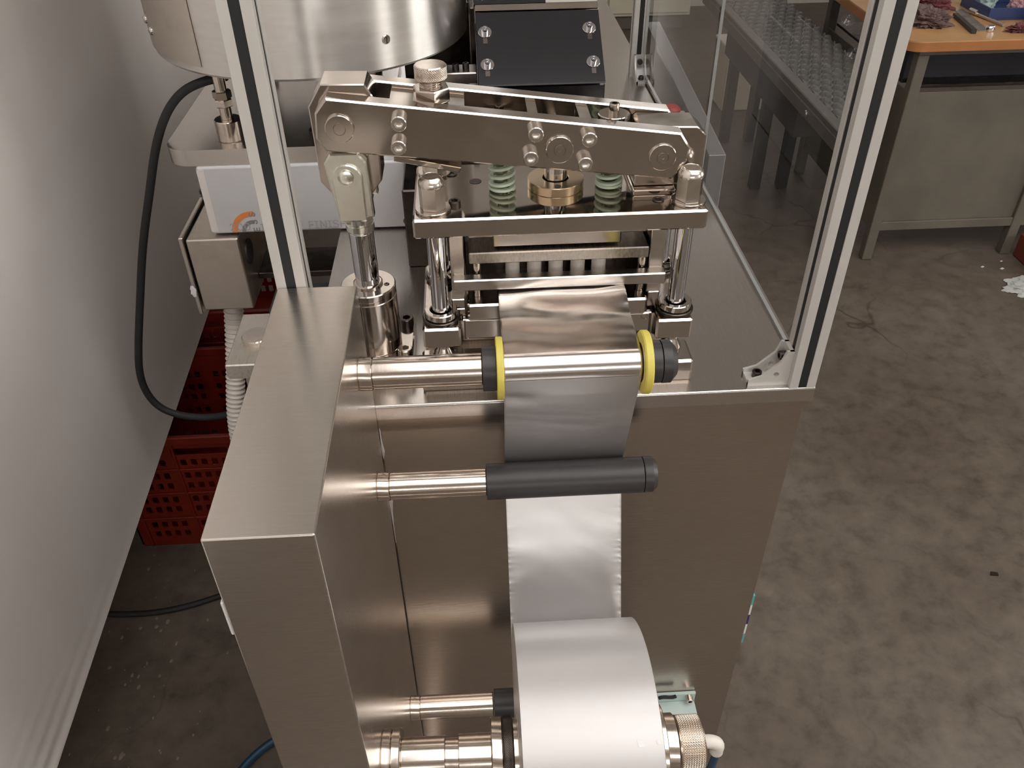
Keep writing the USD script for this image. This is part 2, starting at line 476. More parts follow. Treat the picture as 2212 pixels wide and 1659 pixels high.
def grid_solid(P, N, thick):
    """P: (m, n, 3) points of a sheet, N: normals; returns a closed thin slab"""
    m, n = P.shape[:2]
    A, B = P + N * thick / 2, P - N * thick / 2
    V = np.vstack([A.reshape(-1, 3), B.reshape(-1, 3)])
    i, j = np.meshgrid(np.arange(m - 1), np.arange(n - 1), indexing='ij')
    a, b, c, d = (i * n + j).ravel(), (i * n + j + 1).ravel(), ((i + 1) * n + j + 1).ravel(), ((i + 1) * n + j).ravel()
    o = m * n
    Fs = [np.stack(x, 1) for x in ((a, b, c), (a, c, d), (a + o, c + o, b + o), (a + o, d + o, c + o))]
    rim = list(range(n)) + [k * n + n - 1 for k in range(1, m)] + [(m - 1) * n + k for k in range(n - 2, -1, -1)] + [k * n for k in range(m - 2, 0, -1)]
    R = np.array(rim)
    S = np.roll(R, -1)
    Fs += [np.stack((R, R + o, S + o), 1), np.stack((R, S + o, S), 1)]
    t = trimesh.Trimesh(V, np.vstack(Fs), process=False)
    return t


def blob(c, s, seed, amp=0.25, freq=6.0, flat=True, sub=4, oct=4):
    """crumpled lump standing on c[2]"""
    m = trimesh.creation.icosphere(subdivisions=sub)
    v = m.vertices
    f = np.abs(meshkit.fbm(v * freq * 0.4 + seed * 3.7, oct, seed) - 0.5) * 2
    v = v * (1 - amp + amp * 2 * f)[:, None]
    v = v * np.asarray(s)
    if flat:
        v[:, 2] = np.maximum(v[:, 2], -0.25 * s[2]) + 0.25 * s[2]
    m.vertices = v + np.asarray(c)
    return m


# ================================================================== the room
part_floor = bx(-1.4, 5.2, -3.2, 5.8, -0.06, 0.0, 0)
f_ = numbered('/World', 'floor')
usdkit.mesh(stage, f_, part_floor, FLOORM)
tag(stage.GetPrimAtPath(f_), 'worn brown grey concrete floor with hairline cracks', 'floor', kind='structure')


def struct(name, mesh, m, label, cat):
    p = numbered('/World', name)
    usdkit.mesh(stage, p, mesh, m)
    tag(stage.GetPrimAtPath(p), label, cat, kind='structure')
    return p


struct('wall_left', bx(-1.5, -1.4, -3.2, 5.8, 0, 3.2, 0), WALLW, 'plain painted wall behind the hanging white sheet', 'wall')
# wall to the right with three window openings, and the wall behind the photographer with four
def wall_with_openings(a0, a1, z1, openings):
    P = sg.box(a0, 0, a1, z1)
    for o in openings:
        P = P.difference(sg.box(*o))
    return P


opf = [(-0.6, 1.9, 0.7, 2.9), (1.2, 1.9, 2.6, 2.9)]
opr = [(-2.6, 1.0, -1.5, 2.6), (0.3, 0.75, 2.0, 2.5)]
struct('wall_back', extrude(wall_with_openings(-1.5, 5.3, 3.2, opf), 0.1, (0, 5.9, 0), (1, 0, 0), (0, 0, 1)), WALLW, 'plain painted far wall at the end of the workshop', 'wall')
struct('wall_right', extrude(wall_with_openings(-3.2, 5.8, 3.2, opr), 0.12, (5.2, 0, 0), (0, 1, 0), (0, 0, 1)), WALLW, 'painted wall with windows on the right side', 'wall')
opb = [(-1.1, 1.30, -0.35, 2.0), (-0.1, 1.30, 1.2, 2.0)]
struct('wall_front', extrude(wall_with_openings(-1.5, 5.3, 3.2, opb), 0.12, (0, -3.2, 0), (1, 0, 0), (0, 0, 1)), WALLW, 'painted wall with windows behind the photographer', 'wall')
sky_op = [(-0.35, -1.7, 3.4, 1.15)]
struct('ceiling', extrude(sg.box(-1.5, -3.3, 5.3, 5.9).difference(sg.box(*sky_op[0])), 0.08, (0, 0, 3.2), (1, 0, 0), (0, 1, 0)), CEILM, 'pale painted ceiling', 'ceiling')


def window(name, x, kind_mat, axis):
    """frame, a mullion and two glowing frosted panes in a wall opening"""
    p = numbered('/World', name)
    UsdGeom.Xform.Define(stage, p)
    tag(stage.GetPrimAtPath(p), 'frosted daylight window with a grey frame', 'window', kind='structure')
    a0, z0, a1, z1 = x
    mid = (a0 + a1) / 2
    def put(b0, b1, c0, c1, d0, d1):
        if axis == 'x':
            return bx(5.2 + d0, 5.2 + d1, b0, b1, c0, c1, 0)
        if axis == 'f':
            return bx(b0, b1, 5.8 + d0, 5.8 + d1, c0, c1, 0)
        return bx(b0, b1, -3.2 - d1, -3.2 - d0, c0, c1, 0)
    fr = join(put(a0, a1, z0, z0 + .05, .02, .09), put(a0, a1, z1 - .05, z1, .02, .09), put(a0, a0 + .05, z0, z1, .02, .09), put(a1 - .05, a1, z0, z1, .02, .09))
    part('frame', fr, ANOD, p)
    part('mullion', put(mid - .025, mid + .025, z0 + .05, z1 - .05, .02, .09), ANOD, p)
    part('pane', put(a0 + .05, mid - .025, z0 + .05, z1 - .05, .05, .056), kind_mat, p)
    part('pane', put(mid + .025, a1 - .05, z0 + .05, z1 - .05, .05, .056), kind_mat, p)


for k, o in enumerate(opr):
    window(f'window_{k + 1}', o, WINR, 'x')
for k, o in enumerate(opb):
    window(f'window_{k + 3}', o, WINB, 'y')
for k, o in enumerate(opf):
    window(f'window_{k + 5}', o, WINF, 'f')
for (x0, y0, x1, y1), lab in zip(sky_op, ('translucent roof light sheets glowing with daylight over the photographer', 'translucent roof light sheets further into the workshop')):
    p = thing('roof_light', ((x0 + x1) / 2, (y0 + y1) / 2, 3.2), lab, 'roof light', kind='structure')
    nx = 4
    for k in range(nx):
        a, b = x0 + (x1 - x0) * k / nx, x0 + (x1 - x0) * (k + 1) / nx
        part('sheet', bx(a + .02, b - .02, y0 + .02, y1 - .02, 3.23, 3.236, 0), SKYM, p)
    for k in range(nx + 1):
        a = x0 + (x1 - x0) * k / nx
        part('rafter', bx(a - .02, a + .02, y0, y1, 3.2, 3.27, 0), CEILM, p)

# ================================================================== hanging white sheet on the left
def sheet():
    ny, nz = 260, 150
    ys = np.linspace(-0.75, 5.3, ny)
    zs = 0.38 + (2.9 - 0.38) * np.linspace(0, 1, nz) ** 1.7
    Y, Z = np.meshgrid(ys, zs, indexing='ij')
    X = -0.6088 + (Y - 0.6116) * (-0.6564 + 0.6088) / (1.7333 - 0.6116)
    h = Z - 0.38
    # soft broad folds and the gathered hem nearest the camera
    w = np.exp(-((Y - 0.15) / 0.42) ** 2) * np.exp(-h / 0.06)
    X = X + 0.0042 * w * np.sin(h * 2 * PI / 0.030 + 1.5 * Y) + 0.003 * np.exp(-h / 0.02)
    X = X + 0.012 * np.sin(1.9 * Y + 2.2 * Z) * np.clip(h, 0, 1) + 0.007 * np.sin(5.1 * Y + 3.3 * Z + 1) * np.clip(h - .2, 0, 1)
    Pm = np.stack([X, Y, Z], -1)
    N = np.zeros_like(Pm)
    N[..., 0] = 1
    return grid_solid(Pm, N, 0.003)


solo('hanging_sheet', sheet(), SHEETW, 'tall white plastic sheet hanging like a wall along the left of the machine', 'sheet', smooth=True)

# ================================================================== machine cabinet
ZT, YF = 0.899, 0.728
c = thing('machine_cabinet', (0.09, YF, 0), 'brushed stainless steel machine cabinet with flat work top and lipped front edge', 'machine cabinet')
def lip_profile(x0, x1, y0, y1, z0, z1, r):
    """slab with a rounded front and right edge"""
    pts = []
    for t in np.linspace(0, PI / 2, 7):
        for xx in (x0, x1):
            pts.append((xx, y0 + r - r * math.sin(t), z1 - r + r * math.cos(t)))
    for xx in (x0, x1):
        pts += [(xx, y0, z0), (xx, y1, z0), (xx, y1, z1)]
    return hull(pts)


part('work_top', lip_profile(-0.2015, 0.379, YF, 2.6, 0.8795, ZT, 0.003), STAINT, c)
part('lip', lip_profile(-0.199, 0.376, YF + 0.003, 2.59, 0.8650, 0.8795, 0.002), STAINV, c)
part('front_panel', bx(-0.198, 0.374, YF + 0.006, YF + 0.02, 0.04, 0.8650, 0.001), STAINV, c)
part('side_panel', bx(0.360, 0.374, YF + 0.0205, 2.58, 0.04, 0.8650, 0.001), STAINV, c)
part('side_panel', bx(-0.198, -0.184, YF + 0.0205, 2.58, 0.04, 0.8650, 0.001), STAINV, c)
for x in (-0.16, 0.33):
    for y in (0.80, 2.5):
        part('foot', cyl((x, y, 0), (x, y, 0.1), 0.025), BLACKP, c)

# column box that carries the rollers
c = thing('roll_column', (-0.16, 0.56, 0), 'brushed stainless box column with flat top that carries the foil rollers', 'machine column')
BX0, BX1, BY0, BY1, BZ = -0.1990, -0.1200, 0.3995, 0.7275, 1.0578
def rbox(x0, x1, y0, y1, z0, z1, r):
    pts = []
    for sx, sy, sz in np.ndindex(2, 2, 2):
        cx, cy, cz = (x0 + r, x1 - r)[sx], (y0 + r, y1 - r)[sy], (z0 + r, z1 - r)[sz]
        for a in np.linspace(0, PI / 2, 4):
            for b in np.linspace(0, PI / 2, 4):
                d = (math.cos(a) * math.cos(b), math.sin(a) * math.cos(b), math.sin(b))
                pts.append((cx + r * d[0] * (2 * sx - 1), cy + r * d[1] * (2 * sy - 1), cz + r * d[2] * (2 * sz - 1)))
    return hull(pts)


part('casing', rbox(BX0, BX1, BY0, BY1, 0.03, BZ, 0.0016), STAINH, c)
part('side_label', bx(-0.2022, -0.1991, 0.402, 0.44, 0.945, 0.985, .001), WHITES, c, label='edge of a pale sticker on the left side')
part('foot_plate', bx(-0.21, -0.11, 0.41, 0.71, 0.0, 0.03, 0.001), STAINV, c)
# sealant runs in the corner between the column and the cabinet front
def smear(pts, w):
    p = smooth_path(pts, 40)
    t = np.linspace(0, 1, 40)
    rad = np.interp(t, np.linspace(0, 1, len(w)), w)
    return tube(p, 0, 8, ribs=rad)


sx, sy = BX1 + 0.0004, YF + 0.0055
part('sealant_bead', smear([(sx, sy, 0.862), (sx, sy, 0.846), (sx, sy, 0.832), (sx, sy, 0.822), (sx, sy, 0.815)], [.0008, .0008, .0012, .0026, .0005]), SILIC, c, label='dried sealant run with a drop at its end')
part('sealant_bead', join(smear([(sx, sy, 0.782), (sx, sy, 0.760), (sx, sy, 0.748), (sx, sy, 0.70), (sx, sy, 0.665)], [.0040, .0048, .0016, .0006, .0003]),
                          smear([(sx - .006, sy - .002, .775), (sx, sy, .765), (sx + .008, sy, .775)], [.001, .002, .001])), SILIC, c, label='lower sealant smear')
seam = [(sx, sy, z) for z in np.linspace(0.655, 0.33, 12)]
part('seam', tube(np.array(seam) + rng.normal(0, .0002, (12, 3)), 0.0005, 8), BLACKP, c)

# ================================================================== guide rollers and foil
R1, R2, R3, RS = (0.6657, 0.9931), (0.6706, 0.8307), (0.6571, 0.4015), (0.4550, 0.6420)
FX0, FX1 = 0.0220, 0.1535


def shaft(name, yz, x1, r, label, group=None):
    y, z = yz
    t = thing(name, (BX1, y, z), label, 'guide roller', group)
    part('collar', cyl((BX1, y, z), (BX1 + 0.0135, y, z), r * 1.03, .0008), SHAFT, t)
    part('shaft', cyl((BX1 + 0.0137, y, z), (x1, y, z), r, .0008, 64), SHAFT, t)
    return t


y, z = R1
t = shaft('guide_roller', R1, 0.0012, 0.0163, 'top guide roller with two yellow side discs on a polished shaft')
part('sleeve', cyl((0.0012, y, z), (0.0150, y, z), 0.0225, .0006, 56), ROLLERB, t, label='dark grey sleeve')
part('roller_core', cyl((0.0218, y, z), (0.1675, y, z), 0.0158, .0005, 56), ROLLERB, t)
part('guide_disc', ring((0.0150, y, z), (0.0218, y, z), 0.012, 0.0315, .0008), YELLOW, t, label='yellow guide disc')
part('guide_disc', ring((0.1592, y, z), (0.1675, y, z), 0.0200, 0.0322, .0014), YELLOW, t, label='yellow guide disc')
part('sleeve', cyl((0.1675, y, z), (0.1785, y, z), 0.0215, .0005, 56), ROLLERB, t)
part('end_cap', lathe([(0, 0), (0.0215, 0), (0.0218, .0008), (0.0218, .009), (0.0150, .0150), (0, .0150)], (0.1792, y, z), (1, 0, 0), 56), ROLLERB, t)
y, z = R2
t = shaft('guide_roller', R2, 0.0005, 0.0155, 'middle guide roller in dark grey plastic on a polished shaft')
part('roller', cyl((0.0005, y, z), (0.1755, y, z), 0.0203, .0006, 64), ROLLERB, t)
part('end_cap', lathe([(0, 0), (0.0200, 0), (0.0203, .0008), (0.0203, .0095), (0.0160, .0145), (0, .0145)], (0.1762, y, z), (1, 0, 0), 56), ROLLERB, t)
y, z = R3
t = shaft('guide_roller', R3, -0.0035, 0.0165, 'bottom guide roller low behind the big foil roll')
part('roller', cyl((-0.0020, y, z), (0.16, y, z), 0.0200, .0006, 56), ROLLERB, t)


def arc(cy, cz, r, a0, a1, n):
    a = np.linspace(a0, a1, n)
    return np.stack([cy + r * np.cos(a), cz + r * np.sin(a)], 1)


def foil_web(path, smooth_n, amp, x0, x1, nu, seed, th=0.0004, curl=None, xr=None, f=(14, 42)):
    """web across x following a y,z path; amp(s) gives the ripple height along it"""
    p = np.asarray(path, float)
    s = np.r_[0, np.cumsum(np.linalg.norm(np.diff(p, axis=0), axis=1))]
    S = np.linspace(0, s[-1], smooth_n)
    q = np.stack([np.interp(S, s, p[:, 0]), np.interp(S, s, p[:, 1])], 1)
    tn = np.gradient(q, axis=0)
    tn /= np.linalg.norm(tn, axis=1, keepdims=True)
    nrm = np.stack([-tn[:, 1], tn[:, 0]], 1)
    xs = np.linspace(x0, x1, nu)
    U, SS = np.meshgrid(xs, S, indexing='xy')
    if xr is not None:
        XR = np.interp(S, np.linspace(0, s[-1], len(xr)), xr)[:, None]
        U = x0 + (U - x0) * (XR - x0) / (x1 - x0)
    Pn = np.stack([U * f[0], SS * f[1] + 0.25 * np.sin(U * 30), np.full_like(U, seed)], -1)
    d = (meshkit.fbm(Pn, 3, seed) - 0.5) * 2
    A = np.interp(S, np.linspace(0, s[-1], len(amp)), amp)[:, None]
    e = np.minimum(U - x0, x1 - U)
    edge = np.exp(-e / 0.004) * (meshkit.noise(np.stack([U * 0, SS * 420, U * 0 + seed], -1), seed + 3) - 0.5) * 0.35
    off = A * (d + edge)
    if curl is not None:
        off = off + curl(U, SS)
    Pm = np.stack([U, q[:, 0][:, None] + nrm[:, 0][:, None] * off, q[:, 1][:, None] + nrm[:, 1][:, None] * off], -1)
    N = np.stack([np.zeros_like(U), np.repeat(nrm[:, 0][:, None], nu, 1), np.repeat(nrm[:, 1][:, None], nu, 1)], -1)
    return grid_solid(Pm, N, th)


r1 = 0.0168
# from the press to the roller, over its front and down to the back of the middle roller
d12 = np.array([R2[0] - R1[0], R2[1] - R1[1]])
L12 = np.linalg.norm(d12)
r2 = 0.0207
# inner tangent: leaves roller 1 on the camera side (-y), meets roller 2 on the far side (+y)
phi = math.atan2(d12[1], d12[0])
beta = math.acos((r1 + r2) / L12)
a1 = phi - beta            # direction from R1 centre to its tangent point
T1 = np.array(R1) + r1 * np.array([math.cos(a1), math.sin(a1)])
T2 = np.array(R2) - r2 * np.array([math.cos(a1), math.sin(a1)])
# outer tangent roller 2 -> roll on the +y side
d2s = np.array([RS[0] - R2[0], RS[1] - R2[1]])
L2s = np.linalg.norm(d2s)
RR = 0.1318
ph = math.atan2(d2s[1], d2s[0])
be = math.acos((r2 - RR) / L2s)
b1 = ph + be
T3 = np.array(R2) + r2 * np.array([math.cos(b1), math.sin(b1)])
T4 = np.array(RS) + RR * np.array([math.cos(b1), math.sin(b1)])
top = np.array([R1[0], R1[1] + r1])
aa = a1 % (2 * PI)
up = [(0.90, 1.0085), (0.80, 1.0090)] + [tuple(v) for v in np.linspace((0.79, 1.009), top, 24)] + [tuple(v) for v in arc(R1[0], R1[1], r1, PI / 2, aa if aa > PI / 2 else aa + 2 * PI, 40)]
mid = [tuple(v) for v in np.linspace(T1, T2, 40)]
w_ = thing('foil_web', (0.0875, R1[0], R1[1]), 'silver aluminium foil web running from the press over the rollers down to the roll', 'foil')
n_up, n_mid = 220, 120


def curl_up(U, SS):
    """lies wavy between the press and the roller; the right-hand corner lifts where it enters the press"""
    e = np.clip((U - 0.120) / 0.035, 0, 1)
    v = (SS - 0.11) / 0.125
    w = np.clip(v, 0, 1) * np.clip((1 - v) * 3, 0, 1)
    q = SS + 0.010 * np.sin(U * 26 + 0.6) + 0.004 * np.sin(U * 61)
    out = -0.0075 * np.exp(-((q - 0.128) / 0.026) ** 2) * np.clip((SS - .085) / .03, 0, 1)
    out = out - 0.0012 * w * np.sin((q - 0.12) * 2 * PI / 0.050) - 0.00018 * w * np.sin((q + U * .3) * 2 * PI / 0.021)
    return out - 0.004 * e ** 2 * np.exp(-((SS - 0.115) / 0.03) ** 2)


def dent(U, SS):
    return np.clip(SS / .025, 0, 1) * 0.0016 * np.exp(-((U - 0.035) / 0.018) ** 2 - ((SS - 0.030) / 0.009) ** 2) - np.clip(SS / .025, 0, 1) * 0.0015 * np.exp(-((SS - .03) / .03) ** 2) * np.sin(PI * (U - FX0) / .134)


part('upper_web', foil_web(up, n_up, [0.0, 0.0001, 0.0003, 0.0006, 0.0005, 0.0001, 0, 0, 0], FX0, FX1, 70, 3, curl=curl_up, xr=[.1560, .1560, .1562, .1580, .1585, .1585, .1585]), FOIL, w_, smooth=True)
part('middle_web', foil_web(mid, n_mid, [0, 0.0004, 0.0006, 0.0003, 0.0], FX0, FX1, 60, 5, curl=dent, xr=[.1585, .1572, .1560]), FOILM, w_, smooth=True)
a_start = math.atan2(*(T2 - np.array(R2))[::-1])
a_end = math.atan2(*(T3 - np.array(R2))[::-1])
while a_end > a_start:
    a_end -= 2 * PI
if a_start - a_end > PI:
    a_start, a_end = a_start, a_end + 2 * PI
low = [tuple(v) for v in arc(R2[0], R2[1], r2, a_start, a_end, 16)] + [tuple(v) for v in np.linspace(T3, T4, 40)[1:]]
part('lower_web', foil_web(low, 150, [0, 0.0004, 0.0022, 0.0026, 0.0014, 0.0], FX0, FX1, 60, 8, xr=[.1560, .1545, .1535], f=(7, 14)), FOILM, w_, smooth=True)

# foil roll on its spindle
y, z = RS
t = thing('foil_roll', (0.0875, y, z), 'thick roll of white backed aluminium foil on the lower spindle', 'foil roll')
part('wound_foil', lathe([(0.0385, 0), (RR - .0012, 0), (RR, .0006), (RR, FX1 - FX0 - .0006), (RR - .0012, FX1 - FX0), (0.0385, FX1 - FX0), (0.0385, 0)], (FX0, y, z), (1, 0, 0), 160),
     mat('foil_roll_outside', {'g': ('geometry', {}), 'm': ('mapping', {'scale': (1, 14, 14)}), 'n': ('noise_texture', {'scale': 2.0, 'detail': 2.0}),
                               'r': ('rgb_ramp', {'ramp': [(0.35, (0.54, 0.52, 0.515)), (0.65, (0.61, 0.59, 0.585))]}),
                               'p': ('principled_bsdf', {'metallic': 0.35, 'roughness': 0.36})},
         [('g.position', 'm.vector'), ('m.vector', 'n.vector'), ('n.fac', 'r.fac'), ('r.color', 'p.base_color')], 'p.BSDF'), t)
part('core_tube', ring((FX0 - .0005, y, z), (FX1 + .0005, y, z), 0.034, 0.0385, .0003), CREAM, t)
# small tape piece and crease on the roll
ta = 1.02
for dx0, dx1, ang0, ang1 in ((0.128, 0.133, 2.02, 2.07), (0.146, 0.1495, 2.03, 2.06)):
    pts = []
    for a in (ang0, ang1):
        for xx in (dx0, dx1):
            for rr in (RR, RR + .0004):
                pts.append((xx + (a - ang0) * 0.03, y + rr * math.cos(a), z + rr * math.sin(a)))
    part('tape_scrap', hull(pts), WHITES, t)

t = thing('roll_spindle', (BX1, y, z), 'stepped steel spindle with flanges and a knurled end nut inside the foil roll', 'spindle')
part('flange', cyl((BX1, y, z), (BX1 + 0.0095, y, z), 0.0315, .001, 64), SHAFT, t)
part('flange', cyl((BX1 + 0.0100, y, z), (BX1 + 0.0195, y, z), 0.0315, .001, 64), SHAFT, t)
part('shaft', cyl((BX1 + 0.0195, y, z), (-0.0548, y, z), 0.0215, .0006, 64), SHAFT, t)
part('groove', cyl((-0.0548, y, z), (-0.0408, y, z), 0.0185, .0003, 64), SHAFT, t)
part('shaft', cyl((-0.0408, y, z), (-0.0065, y, z), 0.0220, .0006, 64), SHAFT, t)
part('locking_nut', join(cyl((-0.0065, y, z), (0.0055, y, z), 0.0370, .001, 64)), SHAFT, t)
part('knurled_disc', knurled((0.0055, y, z), (0.0165, y, z), 0.0375, 100, 5, 0.0007, sub=4), DARKST, t)
part('cone', cyl((0.0165, y, z), (0.1585, y, z), 0.0335, .0005, 56), SHAFT, t)
part('stop_ring', cyl((0.1585, y, z), (0.1745, y, z), 0.0420, .0008, 72), SHAFT, t)
part('stop_ring', cyl((0.1745, y, z), (0.1875, y, z), 0.0310, .0006, 64), SHAFT, t)
part('knurled_nut', knurled((0.1890, y, z), (0.2160, y, z), 0.0285, 70, 9, 0.0009, c=.0015), KNURL, t)
t = thing('elbow_fitting', (0.2240, y, z), 'white plastic elbow fitting with blue air hose on the spindle end', 'hose fitting')
part('thread', cyl((0.2162, y, z), (0.2220, y, z), 0.0052, .0004, 28), CREAM, t)
ep = smooth_path([(0.2220, y, z), (0.2285, y - .0005, z), (0.2335, y - .001, z - .003), (0.2355, y - .001, z - .010), (0.2355, y - .001, z - .020)], 24)
part('elbow', tube(ep, 0.0072, 18), WHITEP, t)
part('hose', tube(smooth_path([(0.2355, y - .001, z - .019), (0.2355, y, z - .05), (0.2300, y + .03, z - .15), (0.22, y + .16, z - .35), (.2, .70, .10)], 40), 0.0042, 14), HOSEB, t, label='blue air hose')

# mint sensor bracket low on the cabinet front
t = thing('sensor_bracket', (0.29, 0.725, 0.25), 'pale mint painted bracket screwed low on the cabinet front beside the roll', 'bracket')
part('flange', bx(0.235, 0.3190, 0.7280, 0.7335, 0.215, 0.2790, .001), MINT, t)
part('shelf', bx(0.235, 0.3180, 0.690, 0.7280, 0.2560, 0.2600, .001), MINT, t)
part('boss', cyl((0.2900, 0.7278, 0.228), (0.2900, 0.715, 0.228), 0.016, .001), MINT, t)
part('screw', socket_head((0.3080, 0.7278, 0.272), (0, -1, 0), 0.0055, 0.010), NICKEL, t)
part('screw', cyl((0.2985, 0.7278, 0.252), (0.2985, 0.722, 0.252), 0.0025), NICKEL, t)
part('cable_tie', tube(smooth_path([(0.258, 0.722, 0.281), (0.268, 0.722, 0.283), (0.278, 0.722, 0.2815), (0.285, 0.722, 0.284)], 20), 0.0028, 8), BLACKR, t)

t = thing('striped_sticker', (0.375, 0.735, 0.44), 'small teal white and violet striped label on the right cabinet edge', 'label')
zz = np.linspace(0.509, 0.395, 6)
for k, m_ in enumerate((TEALS, WHITES, NAVYS, WHITES, TEALS)):
    part('stripe', bx(0.3741, 0.3785, YF + .010, YF + .016, zz[k + 1] + .0002, zz[k] - .0002, .0004), m_, t)

# ================================================================== frame posts, brackets, acrylic guards
def post_profile(x0, x1, y0, y1):
    P = sg.box(x0, y0, x1, y1)
    s = 0.0047
    mx, my = (x0 + x1) / 2, (y0 + y1) / 2
    for b in ((mx - s, y0 - 1, mx + s, y0 + .009), (mx - s, y1 - .009, mx + s, y1 + 1), (x0 - 1, my - s, x0 + .009, my + s), (x1 - .009, my - s, x1 + 1, my + s)):
        P = P.difference(sg.box(*b))
    Q = P.buffer(-0.0006, join_style=1).buffer(0.0006, join_style=1)
    return Q


def post(x0, x1, y0, y1, z0, z1, label, group=None):
    t = thing('frame_post', ((x0 + x1) / 2, (y0 + y1) / 2, z0), label, 'frame post', group)
    part('profile', extrude(post_profile(x0, x1, y0, y1), z1 - z0, (0, 0, z0), (1, 0, 0), (0, 1, 0)), ANOD, t)
    mx, my, s = (x0 + x1) / 2, (y0 + y1) / 2, 0.0046
    part('slot_strip', bx(mx - s, mx + s, y0 + .0004, y0 + .008, z0, z1 - .001, .0003), BLACKR, t, label='black rubber slot strip')
    part('slot_strip', bx(x0 + .0012, x0 + .008, my - s, my + s, z0, z1 - .001, .0003), BLACKR, t)
    part('slot_strip', bx(x1 - .008, x1 - .0012, my - s, my + s, z0, z1 - .001, .0003), BLACKR, t)
    return t


post(-0.1998, -0.1705, 0.7283, 0.7580, ZT, 1.95, 'white aluminium frame post with black strip rising behind the steel column')
post(0.3485, 0.3785, 0.7283, 0.7583, ZT, 1.95, 'white aluminium frame post with black strip at the right front corner of the work top')
post(0.3430, 0.3730, 1.7900, 1.8200, ZT, 1.95, 'distant white aluminium frame post at the back right of the work top')


def corner_bracket(x, y, dx, dy, label, s=0.046, w=0.024):
    """cast gusset bracket: foot runs dx,dy away from the post; x,y is the corner at the post"""
    t = thing('corner_bracket', (x, y, ZT), label, 'corner bracket')
    ex, ey = np.array([dx, dy, 0.0]), np.array([0, 0, 1.0])
    side = np.cross(ex, ey)
    o = np.array([x, y, ZT])
    tri = sg.Polygon([(0, 0), (s, 0), (s, 0.008), (s * 0.68, 0.0125), (0.0125, s * 0.68), (0.008, s), (0, s)])
    hole = sg.Point(0.0155, 0.0150).buffer(0.0032)
    g = extrude(tri.difference(hole), 0.0035, o - side * (w / 2), ex, ey)
    g2 = extrude(tri.difference(hole), 0.0035, o + side * (w / 2 - 0.0035), ex, ey)
    wb = extrude(sg.box(0, 0, s, 0.0045), w - 0.001, o - side * (w / 2 - .0005), ex, ey)
    wv = extrude(sg.box(0, 0.0045, 0.0045, s), w - 0.001, o - side * (w / 2 - .0005), ex, ey)
    web = extrude(sg.Polygon([(0.012, 0.0045), (0.020, 0.0045), (0.0045, 0.020), (0.0045, 0.012)]), w - .002, o - side * (w / 2 - .001), ex, ey)
    part('gusset', g, ANOD, t)
    part('gusset', g2, ANOD, t)
    part('foot', wb, ANOD, t)
    part('upright', wv, ANOD, t)
    part('rib', web, ANOD, t)
    part('screw', socket_head(o + ex * s * 0.72 + ey * 0.0046, (0, 0, 1), 0.0055, 0.0075), BOLT, t)
    part('screw', socket_head(o + ey * s * 0.72 + ex * 0.0046, ex, 0.0055, 0.0075), BOLT, t)
    return t


corner_bracket(0.3484, 0.7475, -1, 0, 'cast aluminium corner bracket at the foot of the right front post')
corner_bracket(0.3600, 1.7899, 0, -1, 'cast aluminium corner bracket in front of the distant back post')


def guard(y0, y1, x, label, edges):
    t = thing('guard_panel', (x, (y0 + y1) / 2, ZT + .003), label, 'guard panel')
    z0, z1 = ZT + 0.003, 1.9
    part('pane', bx(x - .002, x + .002, y0, y1, z0 + .0009, z1, 0), ACRYL, t)
    part('bottom_edge', bx(x - .0022, x + .0022, y0, y1, z0, z0 + .0008, 0), edges, t)
    part('rear_edge', bx(x - .0022, x + .0022, y1 + .0001, y1 + .0014, z0, z1, 0), ACEDGE, t)
    return t


guard(0.7595, 1.2690, 0.3715, 'clear acrylic side guard panel beside the press', ACEDGE)
guard(1.2705, 1.7880, 0.3690, 'clear acrylic side guard panel in front of the distant post', BLACKP)

# clear outfeed cover beyond the guard
t = thing('outfeed_cover', (0.395, 1.5, 0.8), 'clear plastic outfeed cover with bright edges beyond the guard panel', 'cover')
def slab4(a, b, c_, d, th):
    """thin slab from four corners"""
    a, b, c_, d = map(lambda v: np.asarray(v, float), (a, b, c_, d))
    n = np.cross(b - a, d - a)
    n /= np.linalg.norm(n)
    return hull([v + s * n * th / 2 for v in (a, b, c_, d) for s in (-1, 1)])


COVM = mat('hazy_plastic', {'t': ('transparent_bsdf', {'color': (0.75, 0.76, 0.77)}), 'd': ('diffuse_bsdf', {'color': (0.4, 0.4, 0.4)}), 'g': ('glossy_bsdf', {'color': (1, 1, 1), 'roughness': 0.08}),
                            'm1': ('mix_closure', {'fac': 0.25}), 'f': ('fresnel', {'IOR': 1.5}), 'm2': ('mix_closure', {}),
                            'q': ('geometry', {}), 'i': ('math', {'math_type': 'subtract', 'value1': 1.0}), 'k': ('math', {'math_type': 'multiply'})},
           [('t.BSDF', 'm1.closure1'), ('d.BSDF', 'm1.closure2'), ('q.backfacing', 'i.value2'), ('f.fac', 'k.value1'), ('i.value', 'k.value2'), ('k.value', 'm2.fac'), ('m1.closure', 'm2.closure1'), ('g.BSDF', 'm2.closure2')], 'm2.closure')
xa, xb = 0.3800, 0.4063
part('front', slab4((xa, 1.2657, 0.9457), (xb, 1.2657, 0.9457), (xb, 1.2657, 0.78), (xa, 1.2657, 0.78), .002), COVM, t)
part('lid', slab4((xa, 1.2657, 0.9457), (xb, 1.2657, 0.9457), (xb, 1.842, 0.9935), (xa, 1.842, 0.9935), .002), COVM, t)
part('side', slab4((xb, 1.2657, 0.9457), (xb, 1.842, 0.9935), (xb, 1.842, 0.78), (xb, 1.2657, 0.78), .002), COVM, t)
part('edge', tube(np.array([(xa, 1.2657, 0.9457), (xb, 1.2657, 0.9457), (xb, 1.2657, 0.9458), (xb, 1.842, 0.9936)]), .0007, 6), ACEDGE, t)
